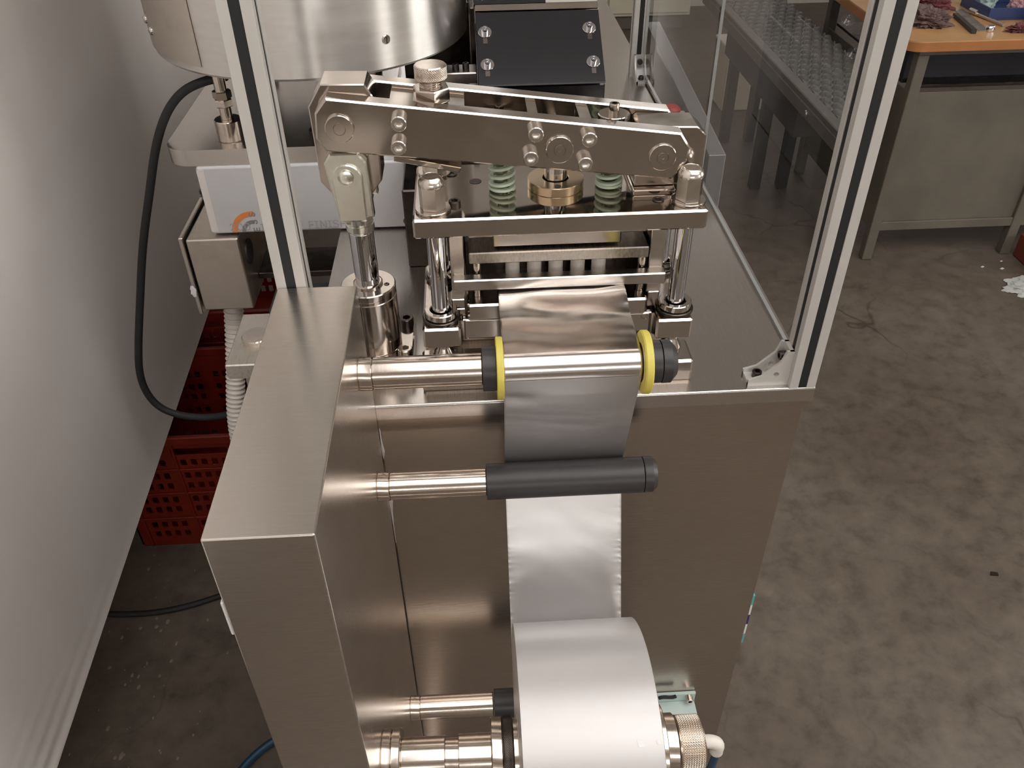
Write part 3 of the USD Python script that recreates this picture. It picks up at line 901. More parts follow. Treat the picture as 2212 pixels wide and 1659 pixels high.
part('edge', tube(np.linspace((xb, 1.2657, 0.9457), (xb, 1.2657, 0.78), 4), .0007, 6), ACEDGE, t)

# ================================================================== sealing press
t = press = thing('sealing_press', (0.0868, 0.82, ZT), 'nickel plated sealing press with stacked plates on four chrome pillars', 'press')
PX = (-0.0412, 0.2178)
PY = (0.7770, 0.8650)
PR = 0.0093
part('base_bar', bx(-0.0668, 0.2405, 0.7495, 0.793, ZT, 0.9287, 0.0028), NICKEL, t)
part('base_bar', bx(-0.0668, 0.2405, 0.845, 0.889, ZT, 0.9287, 0.0028), NICKEL, t)
for x in PX:
    for y in PY:
        part('foot_pin', lathe([(0, 0), (.0125, 0), (.0125, .005), (.0075, .014), (.0075, .019), (.0145, .0245), (.0145, .0263), (0, .0263)], (x, y, 0.9287), (0, 0, 1), 36), NICKEL, t)
# lower U-shaped plate: two blocks with a set-back middle and round inner corners
E0, E1 = 0.9555, 0.9812
lp = t
part('lower_plate', join(bx(-0.0617, -0.0203, 0.7550, 0.8950, E0, E1, .0024), bx(0.1945, 0.2345, 0.7550, 0.8950, E0, E1, .0024), bx(-0.0190, 0.1930, 0.7715, 0.8950, E0, E1 - .0002, .0016),
                         extrude(sg.box(-.0203, .7640, -.0123, .7720).difference(sg.Point(-.0123, .7640).buffer(.008)), E1 - E0 - .001, (0, 0, E0), (1, 0, 0), (0, 1, 0)),
                         extrude(sg.box(.1865, .7640, .1945, .7720).difference(sg.Point(.1865, .7640).buffer(.008)), E1 - E0 - .001, (0, 0, E0), (1, 0, 0), (0, 1, 0))), NICKEL, t)
part('lower_die', bx(-0.0118, 0.1850, 0.7690, 0.880, E1, 1.0015, .0022), NICKEL, t)
part('side_stop', bx(-0.0290, -0.0140, 0.7785, 0.80, E1, 0.9915, .001), NICKEL, t)
part('side_stop', bx(-0.0290, -0.0140, 0.7785, 0.80, 0.9922, 1.0035, .001), NICKEL, t)
part('side_stop', bx(0.1870, 0.2000, 0.7800, 0.82, 0.9835, 1.0030, .001), NICKEL, t)
for x in PX:
    for y in PY:
        part('bush', ring((x, y, E1), (x, y, E1 + .0045), PR + .0003, 0.0205, .001), DARKST, t, label='dark guide bush collar')
        part('bush', ring((x, y, E1 + .0045), (x, y, E1 + .0125), PR + .0022, 0.0180, .001), NICKEL, t)
        part('pillar', cyl((x, y, E1), (x, y, 1.0913), PR, .0003, 56), CHROME, t, label='chrome guide pillar')
# upper plate with cap nuts
A0, A1 = 1.0908, 1.1121
part('upper_plate', bx(-0.0617, 0.2342, 0.7550, 0.8860, A0, A1, .0022), NICKELM, t)
for x in PX:
    for y in PY:
        part('washer', ring((x, y, A1), (x, y, A1 + .0030), 0.008, 0.0180, .0006), NICKEL, t)
        R = 0.0150
        nut = hexa((x, y, A1 + .0030), (x, y, A1 + .0290), 0.0235, .0006, rot=(0.28 if x < 0 else 0.62))
        cap = lathe([(0, 0), (.0131, 0), (.0133, .0015), (.0128, .0045), (.0108, .0078), (.0085, .0090), (.0082, .0086), (0, .0088)], (x, y, A1 + .0275), (0, 0, 1), 40)
        part('cap_nut', join(nut, cap), HEADS if x > 0 else NICKELS, t)
# inner sliding stack
part('side_cheek', bx(-0.0280, -0.0130, 0.7840, 0.86, 1.0, A0, .0008), NICKELS, t)
part('side_cheek', bx(0.1858, 0.2015, 0.7840, 0.86, 1.0, A0, .0008), NICKELS, t)
part('clamp_bar', bx(-0.0259, 0.2028, 0.7700, 0.7835, 1.0185, 1.0320, .0014), NICKELS, t)
part('cutter_bar', bx(-0.0078, 0.1835, 0.7790, 0.862, 1.0462, 1.0595, .0012), BLADE, t)
part('head_block', join(bx(0.0185, 0.1535, 0.7850, 0.86, 1.0625, A0, .001), bx(-0.0072, 0.0185, 0.7850, 0.86, 1.0740, A0, .001), bx(0.1535, 0.1800, 0.7850, 0.86, 1.0740, A0, .001)), NICKEL, t)
part('backing', bx(-0.0125, 0.1850, 0.83, 0.86, 1.002, 1.0460, .001), DARKST, t)
for x in (0.0391, 0.0630, 0.0864, 0.1105, 0.1336):
    part('spacer', cyl((x, 0.8000, 1.0160), (x, 0.8000, 1.0462), 0.0079, .0006, 36), WHITEP, t, label='white plastic spacer')
for x in (-0.0001, 0.1790):
    part('guide_pin', cyl((x, 0.7900, 1.0015), (x, 0.7900, 1.0462), 0.0052, .0004, 32), NICKEL, t)
part('adjusting_screw', cyl((0.203, .790, 1.028), (.2105, .790, 1.028), .0045), BOLT, t)
# on top of the upper plate
part('ball_joint_ring', ring((0.0868, 0.823, A1), (0.0868, 0.823, A1 + .0098), 0.0135, 0.0295, .0006, 80), BRASS, t, label='brass ring')
part('ball_joint_stem', cyl((0.0868, 0.823, A1), (0.0868, 0.823, 1.1500), 0.0120, .0006, 48), CHROME, t)
part('ring_screw', cyl((0.0868, 0.8000, A1 + .0098), (0.0868, 0.8000, A1 + .0103), .0035, .0001, 24), BOLT, t)
part('compression_spring', spring(0.0305, 0.8190, [A1 + .0022, A1 + .0036, A1 + .0105, A1 + .0195, A1 + .0285, A1 + .0380, A1 + .048, A1 + .057], 0.0143, 0.0056, 0.0030), GREENS, t, smooth=40, label='pale green flat wire spring')
part('compression_spring', spring(0.1425, 0.8190, [A1 + .0020, A1 + .0034, A1 + .0072, A1 + .0150, A1 + .0245, A1 + .034, A1 + .0440, A1 + .054, A1 + .063, A1 + .0705], 0.0143, 0.0056, 0.0030), GREENS, t, smooth=40, label='pale green flat wire spring')
part('spring_guide', cyl((0.0305, 0.8190, A1), (0.0305, 0.8190, 1.172), 0.0060, .0004, 32), NICKEL, t)
part('spring_guide', cyl((0.1425, 0.8190, A1), (0.1425, 0.8190, 1.188), 0.0060, .0004, 32), NICKEL, t)
part('spring_cap', cyl((0.0305, 0.8190, 1.1702), (0.0305, 0.8190, 1.1760), 0.0165, .0006, 48), NICKELS, t)
part('spring_cap', cyl((0.1435, 0.8190, 1.1842), (0.1435, 0.8190, 1.1898), 0.0160, .0008, 48), NICKEL, t)
part('cap_screw', socket_head((0.0305, 0.8190, 1.1760), (0, 0, 1), 0.0048, 0.0085), NICKEL, t)
part('cap_screw', socket_head((0.1435, 0.8190, 1.1898), (0, 0, 1), 0.0052, 0.0100), NICKEL, t)
part('pivot_foot', bx(0.1640, 0.2080, 0.7920, 0.885, A1, A1 + .0060, .001), NICKEL, t)
part('hole_plug', cyl((0.0027, 0.8400, A1), (0.0027, 0.8400, A1 + .0004), .0065, .0001, 32), BOLT, t)
part('countersunk_screw', join(ring((-0.0230, 0.8600, A1), (-0.0230, 0.8600, A1 + .0012), .0030, .0062, .0003), cyl((-0.0230, 0.8600, A1), (-0.0230, 0.8600, A1 + .0004), .0031)), BOLT, t)
part('plate_screw', socket_head((-0.0195, 0.7885, A1 - .0001), (0, 0, 1), .0062, .0042), BOLT, t)
part('countersunk_screw', join(ring((0.188, 0.7810, A1), (0.188, 0.7810, A1 + .0012), .0030, .0060, .0003), cyl((0.188, 0.7810, A1), (0.188, 0.7810, A1 + .0004), .0031)), BOLT, t)
part('cable_loop', tube(smooth_path([(0.1800, .7660, .9830), (.1815, .7655, .9770), (.184, .7655, .9765), (.1845, .766, .9830)], 20), .0008, 6), NICKEL, t)

# ================================================================== lever arm over the press
t = arm = thing('lever_arm', (0.0868, 0.82, 1.17), 'tilted double plate steel lever arm with round pins above the press', 'lever arm')
AP = [(-0.1328, 1.2267), (-0.1447, 1.2128), (-0.1471, 1.1887), (-0.1391, 1.1756), (0.1999, 1.1344), (0.2127, 1.1525), (0.2141, 1.1678), (0.2043, 1.1822)]
part('side_plate', plate_xz(AP, 0.7800, 0.7985, .0018), NICKEL, t)
APb = [(x, z) for x, z in AP]
part('side_plate', plate_xz(APb, 0.8420, 0.8600, .0018), NICKEL, t)
for x, z, h in ((-0.1232, 1.1986, .0042), (0.0854, 1.1708, .0042), (0.1874, 1.1591, .0030)):
    pin = part('pin', lathe([(0, 0), (.0133, 0), (.0135, .0004), (.0135, h - .0008), (.0128, h), (.0060, h), (.0056, h - .0006), (.0052, h), (.0017, h), (.0015, h - .0015), (0, h - .0016)], (x, 0.7800, z), (0, -1, 0), 56), NICKEL, t)
    part('pin_screw', lathe([(0, 0), (.0050, 0), (.0050, .0004), (.0014, .0004), (.0012, .0001), (0, .0001)], (x, 0.7800 - h, z), (0, -1, 0), 30), NICKEL, pin)
    part('pin_shank', cyl((x, .7985, z), (x, .8420, z), .008, .0004, 32), NICKEL, t)
for x, z in ((-0.0668, 1.2040), (-0.0691, 1.1806), (0.0618, 1.1893), (0.0570, 1.1653), (0.1133, 1.1824), (0.1103, 1.1577)):
    part('cap_screw', socket_head((x, 0.7800, z), (0, -1, 0), 0.0074, 0.0105), HEADS, t)
def tilt_block(s0, s1, y0, y1, top, h, c=.001):
    """block between the plates, following the 7.5 degree slope; s along x, top: height below the plate's upper edge"""
    sl = (1.1822 - 1.2267) / (0.2043 + 0.1328)
    f = lambda x: 1.2267 + (x + 0.1328) * sl - top
    return plate_xz([(s0, f(s0)), (s1, f(s1)), (s1, f(s1) - h), (s0, f(s0) - h)], y0, y1, c)


part('nut_block', tilt_block(-0.0765, -0.0050, .7986, .8419, .0048, .030), NICKEL, t)
part('cross_bar', tilt_block(0.0560, 0.0660, .7986, .8419, .0030, .040), NICKEL, t)
part('cross_bar', tilt_block(0.1070, 0.1190, .7986, .8419, .0030, .040), NICKEL, t)
part('stop_bar', plate_xz([(-0.0759, 1.1655), (-0.0107, 1.1510), (-0.0132, 1.1458), (-0.0766, 1.1600)], .7880, .8419, .0007), NICKEL, t)
lk = part('link_block', plate_xz([(-0.1535, 1.2119), (-0.1393, 1.2330), (-0.0981, 1.2318), (-0.0905, 1.2190), (-0.0915, 1.1352), (-0.1070, 1.1150), (-0.1390, 1.1165), (-0.1530, 1.1349)], .8005, .8400, .0012), NICKEL, t)
pv = part('pivot_block', plate_xz([(0.1660, 1.1790), (0.1694, 1.1822), (0.2250, 1.1801), (0.2352, 1.1710), (0.2352, 1.1185), (0.1660, 1.1185)], .8005, .8400, .0012), NICKEL, t)
part('red_cap', cyl((0.2130, 0.8700, 1.160), (0.2130, 0.8700, 1.176), .010, .003), REDC, t, label='dull red cap behind the pivot')
part('pivot_bracket', bx(.200, .2320, .8610, .885, 1.1181, 1.165, .001), NICKEL, t)

t = thing('adjusting_knob', (-0.0365, 0.82, 1.205), 'knurled round knob on a threaded stem with hexagon nut on the lever arm', 'knob')
part('hex_nut', hexa((-0.0365, 0.82, 1.2080), (-0.0365, 0.82, 1.2215), 0.0325, .0012, rot=0.18), NICKEL, t)
st = [(0, 0)]
for k in range(5):
    st += [(.0108, .0020 * k), (.0114, .0020 * k + .0007), (.0114, .0020 * k + .0012), (.0108, .0020 * k + .0018)]
st += [(.0095, .0105), (.0095, .0150), (0, .0150)]
part('threaded_stem', lathe(st, (-0.0365, 0.82, 1.2215), (0, 0, 1), 40), NICKEL, t)
part('knurled_head', knurled((-0.0360, 0.82, 1.2290), (-0.0360, 0.82, 1.2425), 0.0158, 44, 5, .0007, c=.0012, sub=6), KNURL, t)

# ================================================================== lifting cylinder with clevis
t = thing('lift_cylinder', (-0.1235, 0.82, ZT), 'upright steel lifting cylinder with chrome rod and zinc clevis on the arm', 'cylinder')
cxl, cyl_y = -0.1225, 0.82
part('base_plate', bx(-0.168, -0.078, 0.772, 0.868, ZT, 0.9225, .0015), NICKEL, t)
part('barrel', lathe([(0, 0), (.0300, 0), (.0305, .001), (.0305, .068), (.0298, .069), (.0298, .0725), (.0305, .0735), (.0305, .0800), (.0295, .0812), (.0145, .0812), (0, .0812)], (cxl, cyl_y, 0.9225), (0, 0, 1), 64), NICKEL, t)
part('gland', lathe([(0, 0), (.0165, 0), (.0165, .002), (.0142, .0032), (0, .0032)], (cxl, cyl_y, 1.0037), (0, 0, 1), 48), NICKEL, t)
part('gland_screw', button_screw((cxl + .021, cyl_y - .004, 1.0037), (0, 0, 1), .0030), BOLT, t)
part('rod', cyl((cxl, cyl_y, 1.0037), (cxl, cyl_y, 1.0700), 0.0132, .0006, 56), CHROME, t)
part('rod_nut', lathe([(0, 0), (.0132, 0), (.0152, .003), (.0152, .0095), (.0142, .0100), (.0142, .0170), (0, .0170)], (cxl, cyl_y, 1.0700), (0, 0, 1), 40), ZINC, t)
part('rod_hex', hexa((cxl, cyl_y, 1.0815), (cxl, cyl_y, 1.0955), .0275, .0012, rot=0.2), ZINC, t)
def stadium(xc, zc, w, z0, y0, y1, c):
    a = np.linspace(0, PI, 17)
    P = [(xc + w / 2 * math.cos(q), zc + w / 2 * math.sin(q)) for q in a] + [(xc - w / 2 + .002, z0), (xc + w / 2 - .0005, z0)]
    return plate_xz(P, y0, y1, c)


for y0, y1 in ((0.7870, 0.7995), (0.8405, 0.8530)):
    part('clevis_cheek', plate_xz([(-0.1450, 1.1600), (-0.1380, 1.1700), (-0.1110, 1.1700), (-0.1035, 1.1600), (-0.1020, 1.1010), (-0.1380, 1.1010)], y0, y1, .0016), ZINC, t)
part('clevis_pad', stadium(-0.1238, 1.1450, .0300, 1.0990, .7835, .7872, .0012), ZINC, t)
part('clevis_throat', bx(-0.1370, -0.1075, .7895, .8505, 1.0935, 1.1040, .004), ZINC, t)
part('clevis_pin', join(cyl((-0.1245, .7835, 1.1470), (-0.1245, .8560, 1.1470), .0062, .0004, 40), lathe([(0, 0), (.0078, 0), (.0080, .0010), (.0072, .0022), (.0060, .0026), (.0040, .0032), (0, .0035)], (-0.1245, .7837, 1.1470), (0, -1, 0), 40)), ZINC, t)
for x, y in ((-0.0865, 0.792), (-0.0875, 0.855)):
    part('base_screw', socket_head((x, y, 0.9225), (0, 0, 1), 0.0085, 0.0100), BOLT if y > .8 else NICKEL, t)

# ================================================================== film-wrapped box, mounting plate, feeder drum
t = fb = thing('film_wrapped_box', (-0.24, 1.30, 0.9), 'white film covered steel box under the drum plate with orange and grey print', 'steel box')
FY = 1.1450
part('casing', rbox(-0.3915, -0.0955, FY, 1.50, 0.9015, 1.0070, .004), FILMB, t)
xs_, zs_ = -0.3334, 0.9060
def arc_print(cx, cz, ri, ro, a0, a1):
    a = np.linspace(a0, a1, 24)
    P = sg.Polygon([(cx + ro * math.cos(q), cz + ro * math.sin(q)) for q in a] + [(cx + ri * math.cos(q), cz + ri * math.sin(q)) for q in a[::-1]])
    return extrude(P, .0003, (0, FY, 0), (1, 0, 0), (0, 0, 1))


part('printed_arc', arc_print(-0.3270, 0.9035, .0250, .0335, PI * 0.5 - .1, PI), PRINTO, t, label='orange printed arc')
part('printed_arc', arc_print(-0.3270, 0.9035, .0130, .0190, PI * 0.5 - .1, PI), PRINTG, t, label='grey printed arc')
def label_text(txt, h, x, z, rot, m_, bold=False, lab=None):
    g = meshkit.text_mesh(txt, h, .0003, bold)
    T = np.eye(4)
    cr_, sr_ = math.cos(rot), math.sin(rot)
    T[:3, 0], T[:3, 1], T[:3, 2], T[:3, 3] = (cr_, 0, sr_), (-sr_, 0, cr_), (0, -1, 0), (x, FY - .0001, z)
    g.apply_transform(T)
    part('printed_text', g, m_, fb, smooth=False, label=lab)


for ch, xl, zl in (('E', -0.3195, 0.9030), ('S', -0.3210, 0.9152), ('S', -0.3222, 0.9274)):
    label_text(ch, .0090, xl, zl, PI / 2, PRINTG, True, 'grey printed letter ' + ch)
label_text('200', .0120, -0.3640, 0.9065, 0, PRINTL, False, 'faint printed number 200')
label_text('ISH', .0110, -0.3180, 0.9050, 0, PRINTL, False, 'faint printed letters ISH')
label_text('FINISH', .0120, -0.2480, 0.9060, 0, PRINTL, False, 'faint printed word FINISH')
part('film_edge', bx(-0.3905, -0.3805, FY - .0006, FY, 0.906, 1.003, 0), SHEETW, t)
part('corner_screw', button_screw((-0.1005, FY, 0.9120), (0, -1, 0), .0058, .0035), BOLT, t)

t = thing('drum_plate', (-0.27, 1.35, 1.007), 'thick stainless mounting plate with rounded corners below the drum', 'plate')
PL = sg.box(-0.4330, 1.1490, -0.1180, 1.5600).buffer(-.035).buffer(.035, quad_segs=12)
pl = trimesh.creation.extrude_polygon(PL, .0235, engine='earcut')
pl.apply_translation((0, 0, 1.0072))
part('plate', pl, STAINT, t)
part('cable_ring', ring((-0.225, 1.205, 1.0307), (-0.225, 1.205, 1.0345), .006, .0100, .0006), DARKST, t)
for sx_, sy_ in ((-0.3432, 1.1885), (-0.165, 1.2), (-0.3432, 1.48), (-0.165, 1.48)):
    st_ = thing('levelling_stud', (sx_, sy_, 1.0307), 'threaded stud with hexagon lock nuts between plate and drum ' + ('beside the left frame post' if sy_ < 1.3 and sx_ < -.3 else 'hidden further back'), 'stud', 'studs under the drum' if not (sy_ < 1.3 and sx_ < -.3) else None) if False else None
    part('boss', cyl((sx_, sy_, 1.0307), (sx_, sy_, 1.0600), .0190, .0012, 48), SHAFT, t)
    part('stud', cyl((sx_, sy_, 1.0600), (sx_, sy_, 1.1290), .0085, .0004, 32), SHAFT, t)
    part('lock_nut', hexa((sx_, sy_, 1.0780), (sx_, sy_, 1.0885), .0225, .001, rot=.3), SHAFT, t)
    part('lock_nut', hexa((sx_, sy_, 1.0890), (sx_, sy_, 1.1000), .0225, .001, rot=.7), SHAFT, t)

DC, DRr = (-0.2292, 1.3521), 0.2311
t = thing('feeder_drum', (DC[0], DC[1], 1.13), 'large round brushed stainless feeder drum above the mounting plate', 'feeder drum')
part('drum', lathe([(0, 0), (DRr - .004, 0), (DRr, .004), (DRr, .33), (DRr - .006, .334), (DRr - .008, .30), (0, .30)], (DC[0], DC[1], 1.1295), (0, 0, 1), 160), DRUMM, t)
def shell(a0, a1, z0, z1, r0, r1_, cut):
    """curved cover: arc a0..a1 with a cut lower corner at a0"""
    a = np.linspace(a0, a1, 40)
    zl = z0 + np.clip(1 - (a - a0) / cut, 0, 1) * .035
    V = []
    for q, b in zip(a, zl):
        for rr in (r0, r1_):
            for z_ in (b, z1):
                V.append((DC[0] + rr * math.cos(q), DC[1] + rr * math.sin(q), z_))
    Fs = []
    for k in range(len(a) - 1):
        i, j = 4 * k, 4 * (k + 1)
        for p_, q_ in ((0, 1), (3, 2), (2, 0), (1, 3)):
            Fs += [(i + p_, j + p_, j + q_), (i + p_, j + q_, i + q_)]
    for e in (0, 4 * (len(a) - 1)):
        Fs += [(e, e + 1, e + 3), (e, e + 3, e + 2)]
    m = trimesh.Trimesh(np.array(V), np.array(Fs), process=False)
    m.fix_normals()
    return m


part('cover', shell(math.radians(186), math.radians(238), 1.142, 1.46, DRr + .0005, DRr + .0030, .32), DULL, t, label='dull curved cover sheet on the left of the drum')
for ang, zz_ in ((math.radians(204), 1.178), (math.radians(210), 1.168), (math.radians(203), 1.222)):
    d = (math.cos(ang), math.sin(ang), 0)
    part('cover_screw', button_screw((DC[0] + (DRr + .003) * d[0], DC[1] + (DRr + .003) * d[1], zz_), d, .0055, .004), NICKEL, t)
ang = math.atan2(1.15 - DC[1], -0.1015 - DC[0])
d = np.array([math.cos(ang), math.sin(ang), 0])
pz = np.array([DC[0], DC[1], 1.170]) + d * DRr
sc = part('drum_screw', lathe([(0, -.001), (.0060, -.001), (.0060, .0006), (.0050, .0016), (0, .0018)], pz, d, 28), NICKEL, t)
tg = np.array([-d[1], d[0], 0])
part('screw_slot', hull([pz + d * (.0012 + h) + tg * a_ * .0006 + np.array([0, 0, b_ * .0045]) for h in (0, .0010) for a_ in (-1, 1) for b_ in (-1, 1)]), BOLT, sc)

# ================================================================== forming station with black cover plates
t = thing('forming_station', (0.105, 1.36, ZT), 'dark forming station with sloping black polished cover plates behind the arm', 'forming station')
part('body', bx(0.0160, 0.1990, 1.2250, 1.56, ZT, 1.0800, .002), GLOSSBLK, t)
v1, v2 = np.array([0.0, 1.2000, 1.0905]), np.array([0.0, 1.3000, 1.1615])
dv = (v2 - v1) / np.linalg.norm(v2 - v1)
nv = np.array([0, -dv[2], dv[1]])
cp = part('cover_plate', slab4((0.0147, *v1[1:]), (0.1950, *v1[1:]), (0.1945, *v2[1:]), (0.0144, *v2[1:]), .004), GLOSSBLK, t)
for px_, py_ in ((.0268, .72), (.0280, .27), (.1785, .74), (.1800, .27)):
    q = v1 + (v2 - v1) * py_ + nv * .002
    q[0] = px_
    part('slot_hole', hull([q + np.array([a_, 0, 0]) * .0032 + dv * b_ + nv * h for a_ in (-1, 1) for b_ in (-.019, -.002) for h in (-.001, .0002)]), BOLT, cp)
    part('washer', ring(q, q + nv * .0016, .003, .0098, .0004, 36), CHROME, cp)
    part('screw', socket_head(q + nv * .0016, nv, .0046, .0075), CHROME, cp)
part('top_strip', slab4((0.0144, 1.3010, 1.1640), (0.1945, 1.3010, 1.1640), (0.1945, 1.3100, 1.1700), (0.0144, 1.3100, 1.1700), .003), NICKEL, t)
w1, w2 = np.array([0.0, 1.3120, 1.1700]), np.array([0.0, 1.42, 1.2480])
up_ = part('cover_plate', slab4((0.0125, *w1[1:]), (0.1180, *w1[1:]), (0.1180, *w2[1:]), (0.0125, *w2[1:]), .004), GLOSSBLK, t)
part('cover_plate', slab4((0.1182, *w1[1:]), (0.1940, *w1[1:]), (0.1940, *w2[1:]), (0.1182, *w2[1:]), .004), plain('grey_cover_plate', (.45, .42, .39), .4), t)
for px_ in (.0215, .182):
    q = w1 + (w2 - w1) * .15 + nv * .002
    q[0] = px_
    part('screw', socket_head(q, nv, .0060, .0120), CHROME, up_)
part('side_support', bx(0.0165, 0.0200, 1.23, 1.5, 1.08, 1.11, .0005), NICKEL, t)
part('side_support', bx(0.1900, 0.1940, 1.23, 1.5, 1.08, 1.11, .0005), NICKEL, t)
part('back_wall', bx(0.0165, 0.1940, 1.43, 1.56, 1.08, 1.24, .001), DARKST, t)

t = thing('drive_block', (-0.03, 1.2, ZT), 'stacked dark steel bars with socket screws between the drum and forming station', 'drive block')
part('base_block', bx(-0.0940, 0.0130, 1.030, 1.50, ZT, 1.0150, .002), DARKST, t)
part('back_plate', bx(-0.1100, 0.0140, 1.505, 1.52, ZT, 1.1270, .001), DARKST, t)
part('tower', bx(0.0030, 0.0143, 1.53, 1.70, ZT, 1.40, .001), DARKST, t)
part('bar', bx(-0.0420, 0.0125, 1.130, 1.170, 1.0150, 1.0450, .0015), DARKST, t)
part('bar', bx(-0.0250, 0.0135, 1.2050, 1.230, 1.0150, 1.0850, .0015), NICKELS, t)
part('bar', bx(-0.0500, 0.0130, 1.2600, 1.300, 1.0150, 1.0900, .0015), DULL, t)
part('bar', bx(0.0060, 0.0140, 1.3400, 1.400, 1.0150, 1.16, .0015), DARKST, t)
part('bar', bx(0.0050, 0.0140, 1.4100, 1.460, 1.0150, 1.19, .0015), NICKELS, t)
for x, y in ((-0.066, 1.088), (-0.045, 1.088)):
    part('socket_screw', socket_head((x, y, 1.0150), (0, 0, 1), .0095, .0200), BOLT, t)
for x, y in ((-0.018, 1.275), (-0.003, 1.278)):
    part('socket_screw', socket_head((x, y, 1.0900), (0, 0, 1), .0050, .0090), BOLT, t)

# ================================================================== things left of the cabinet
t = thing('junction_box', (-0.39, 1.2, 0.774), 'dented stainless junction box with loose lid hanging left of the cabinet', 'junction box')
part('housing', rbox(-0.4300, -0.3525, 1.1350, 1.2950, 0.7740, 0.8985, .003), DULL, t)
part('lid', bx(-0.4390, -0.4325, 1.1330, 1.2970, 0.7690, 0.9030, .0012), STAINH, t)
part('gland_hole', lathe([(0, 0), (.0200, 0), (.0200, .002), (.0140, .003), (0, .0012)], (-0.3525, 1.175, 0.855), (1, 0, 0), 36), BLACKP, t)
part('torn_film', blob((-0.437, 1.131, .812), (.006, .002, .014), 4, .5, 6, False, 2), WHITES, t)
part('lid_latch', join(cyl((-0.436, 1.285, .9025), (-0.436, 1.285, .909), .006), cyl((-0.428, 1.292, .9), (-0.428, 1.292, .909), .004)), BOLT, t)
part('bracket', bx(-0.3525, -0.1990, 1.20, 1.28, 0.79, 0.80, .001), DARKST, t)

p1, p2 = (-0.398, 1.190, 0.774), (-0.430, 1.1400, 0.545)
path = smooth_path([p1, (-0.404, 1.185, 0.73), (-0.418, 1.16, 0.63), p2, (-0.43, 1.13, 0.40), (-0.40, 1.14, 0.20), (-0.37, 1.2, 0.02)], 420)
s_ = np.r_[0, np.cumsum(np.linalg.norm(np.diff(path, axis=0), axis=1))]
t = thing('corrugated_conduit', (-0.398, 1.19, 0.774), 'pale ribbed flexible conduit running down from the junction box', 'conduit')
part('conduit', tube(path, 0, 18, ribs=0.0145 + 0.0018 * np.clip(np.sin(s_ * 2 * PI / 0.0085) * 1.6, -1, 1)), WHITEP, t)
part('gland', lathe([(0, 0), (.021, 0), (.021, .012), (.017, .022), (0, .022)], (p1[0], p1[1], .774), (0, 0, -1), 8), WHITEP, t)

t = thing('aluminium_block', (-0.27, 0.94, 0.826), 'milled aluminium mounting block with a round cap screw left of the column', 'mounting block')
part('block', bx(-0.3297, -0.2025, 0.8840, 1.0040, 0.8270, 0.8500, .0015), ALU, t)
part('cap_screw', lathe([(0, 0), (.0190, 0), (.0190, .0065), (.0178, .0080), (0, .0080)], (-0.2985, 0.940, 0.8500), (0, 0, 1), 44), NICKEL, t)
part('rubber_pad', bx(-0.2850, -0.2050, 0.975, 1.045, 0.8500, 0.8720, .002), BLACKR, t)
part('leg', bx(-0.3150, -0.2250, 0.905, 0.985, 0.74, 0.8270, .001), DULL, t)

cab = [(-0.3400, 1.215, 1.1100), (-0.3573, 1.2, 1.1109), (-0.3956, 1.2, 1.0973), (-0.4404, 1.2, 1.0491), (-0.4817, 1.2, 0.9581), (-0.5177, 1.2, 0.8663), (-0.5540, 1.19, 0.7481), (-0.5780, 1.18, 0.6600), (-0.5870, 1.18, 0.5900), (-0.5710, 1.18, 0.5460), (-0.5360, 1.18, 0.5250), (-0.4900, 1.18, 0.5190), (-0.4300, 1.18, 0.5300), (-0.33, 1.18, 0.56), (-0.2080, 1.16, 0.62)]
solo('drum_cable', tube(smooth_path(cab, 160), 0.0062, 16), BLACKR, 'thick black cable looping from the drum down in front of the white sheet', 'cable')
solo('floor_cable', tube(smooth_path([(-1.3, 1.22, .0065), (-0.95, 1.17, .0065), (-0.8305, 1.1546, .0065), (-0.74, 1.150, .0065), (-0.66, 1.162, .0065), (-0.5869, 1.1874, .0065), (-0.50, 1.23, .0065), (-0.36, 1.33, .0065), (-0.25, 1.5, .0065)], 90), 0.0063, 14), BLACKR, 'black cable lying across the dark floor left of the column', 'cable')
solo('floor_hose', tube(smooth_path([(-0.52, .66, .008), (-0.475, .775, .008), (-0.4414, .8215, .008), (-0.39, .858, .008), (-0.30, .90, .008), (-0.22, .98, .008)], 60), 0.0075, 14), HOSEB, 'dark blue air hose on the floor at the bottom left', 'hose')
solo('plate_cable', tube(smooth_path([(-0.228, 1.206, 1.034), (-0.222, 1.200, 1.044), (-0.206, 1.185, 1.040), (-0.188, 1.172, 1.036), (-0.165, 1.163, 1.037), (-0.14, 1.17, 1.037)], 40), 0.0042, 12), BLACKR, 'short black cable lying on the drum mounting plate', 'cable')

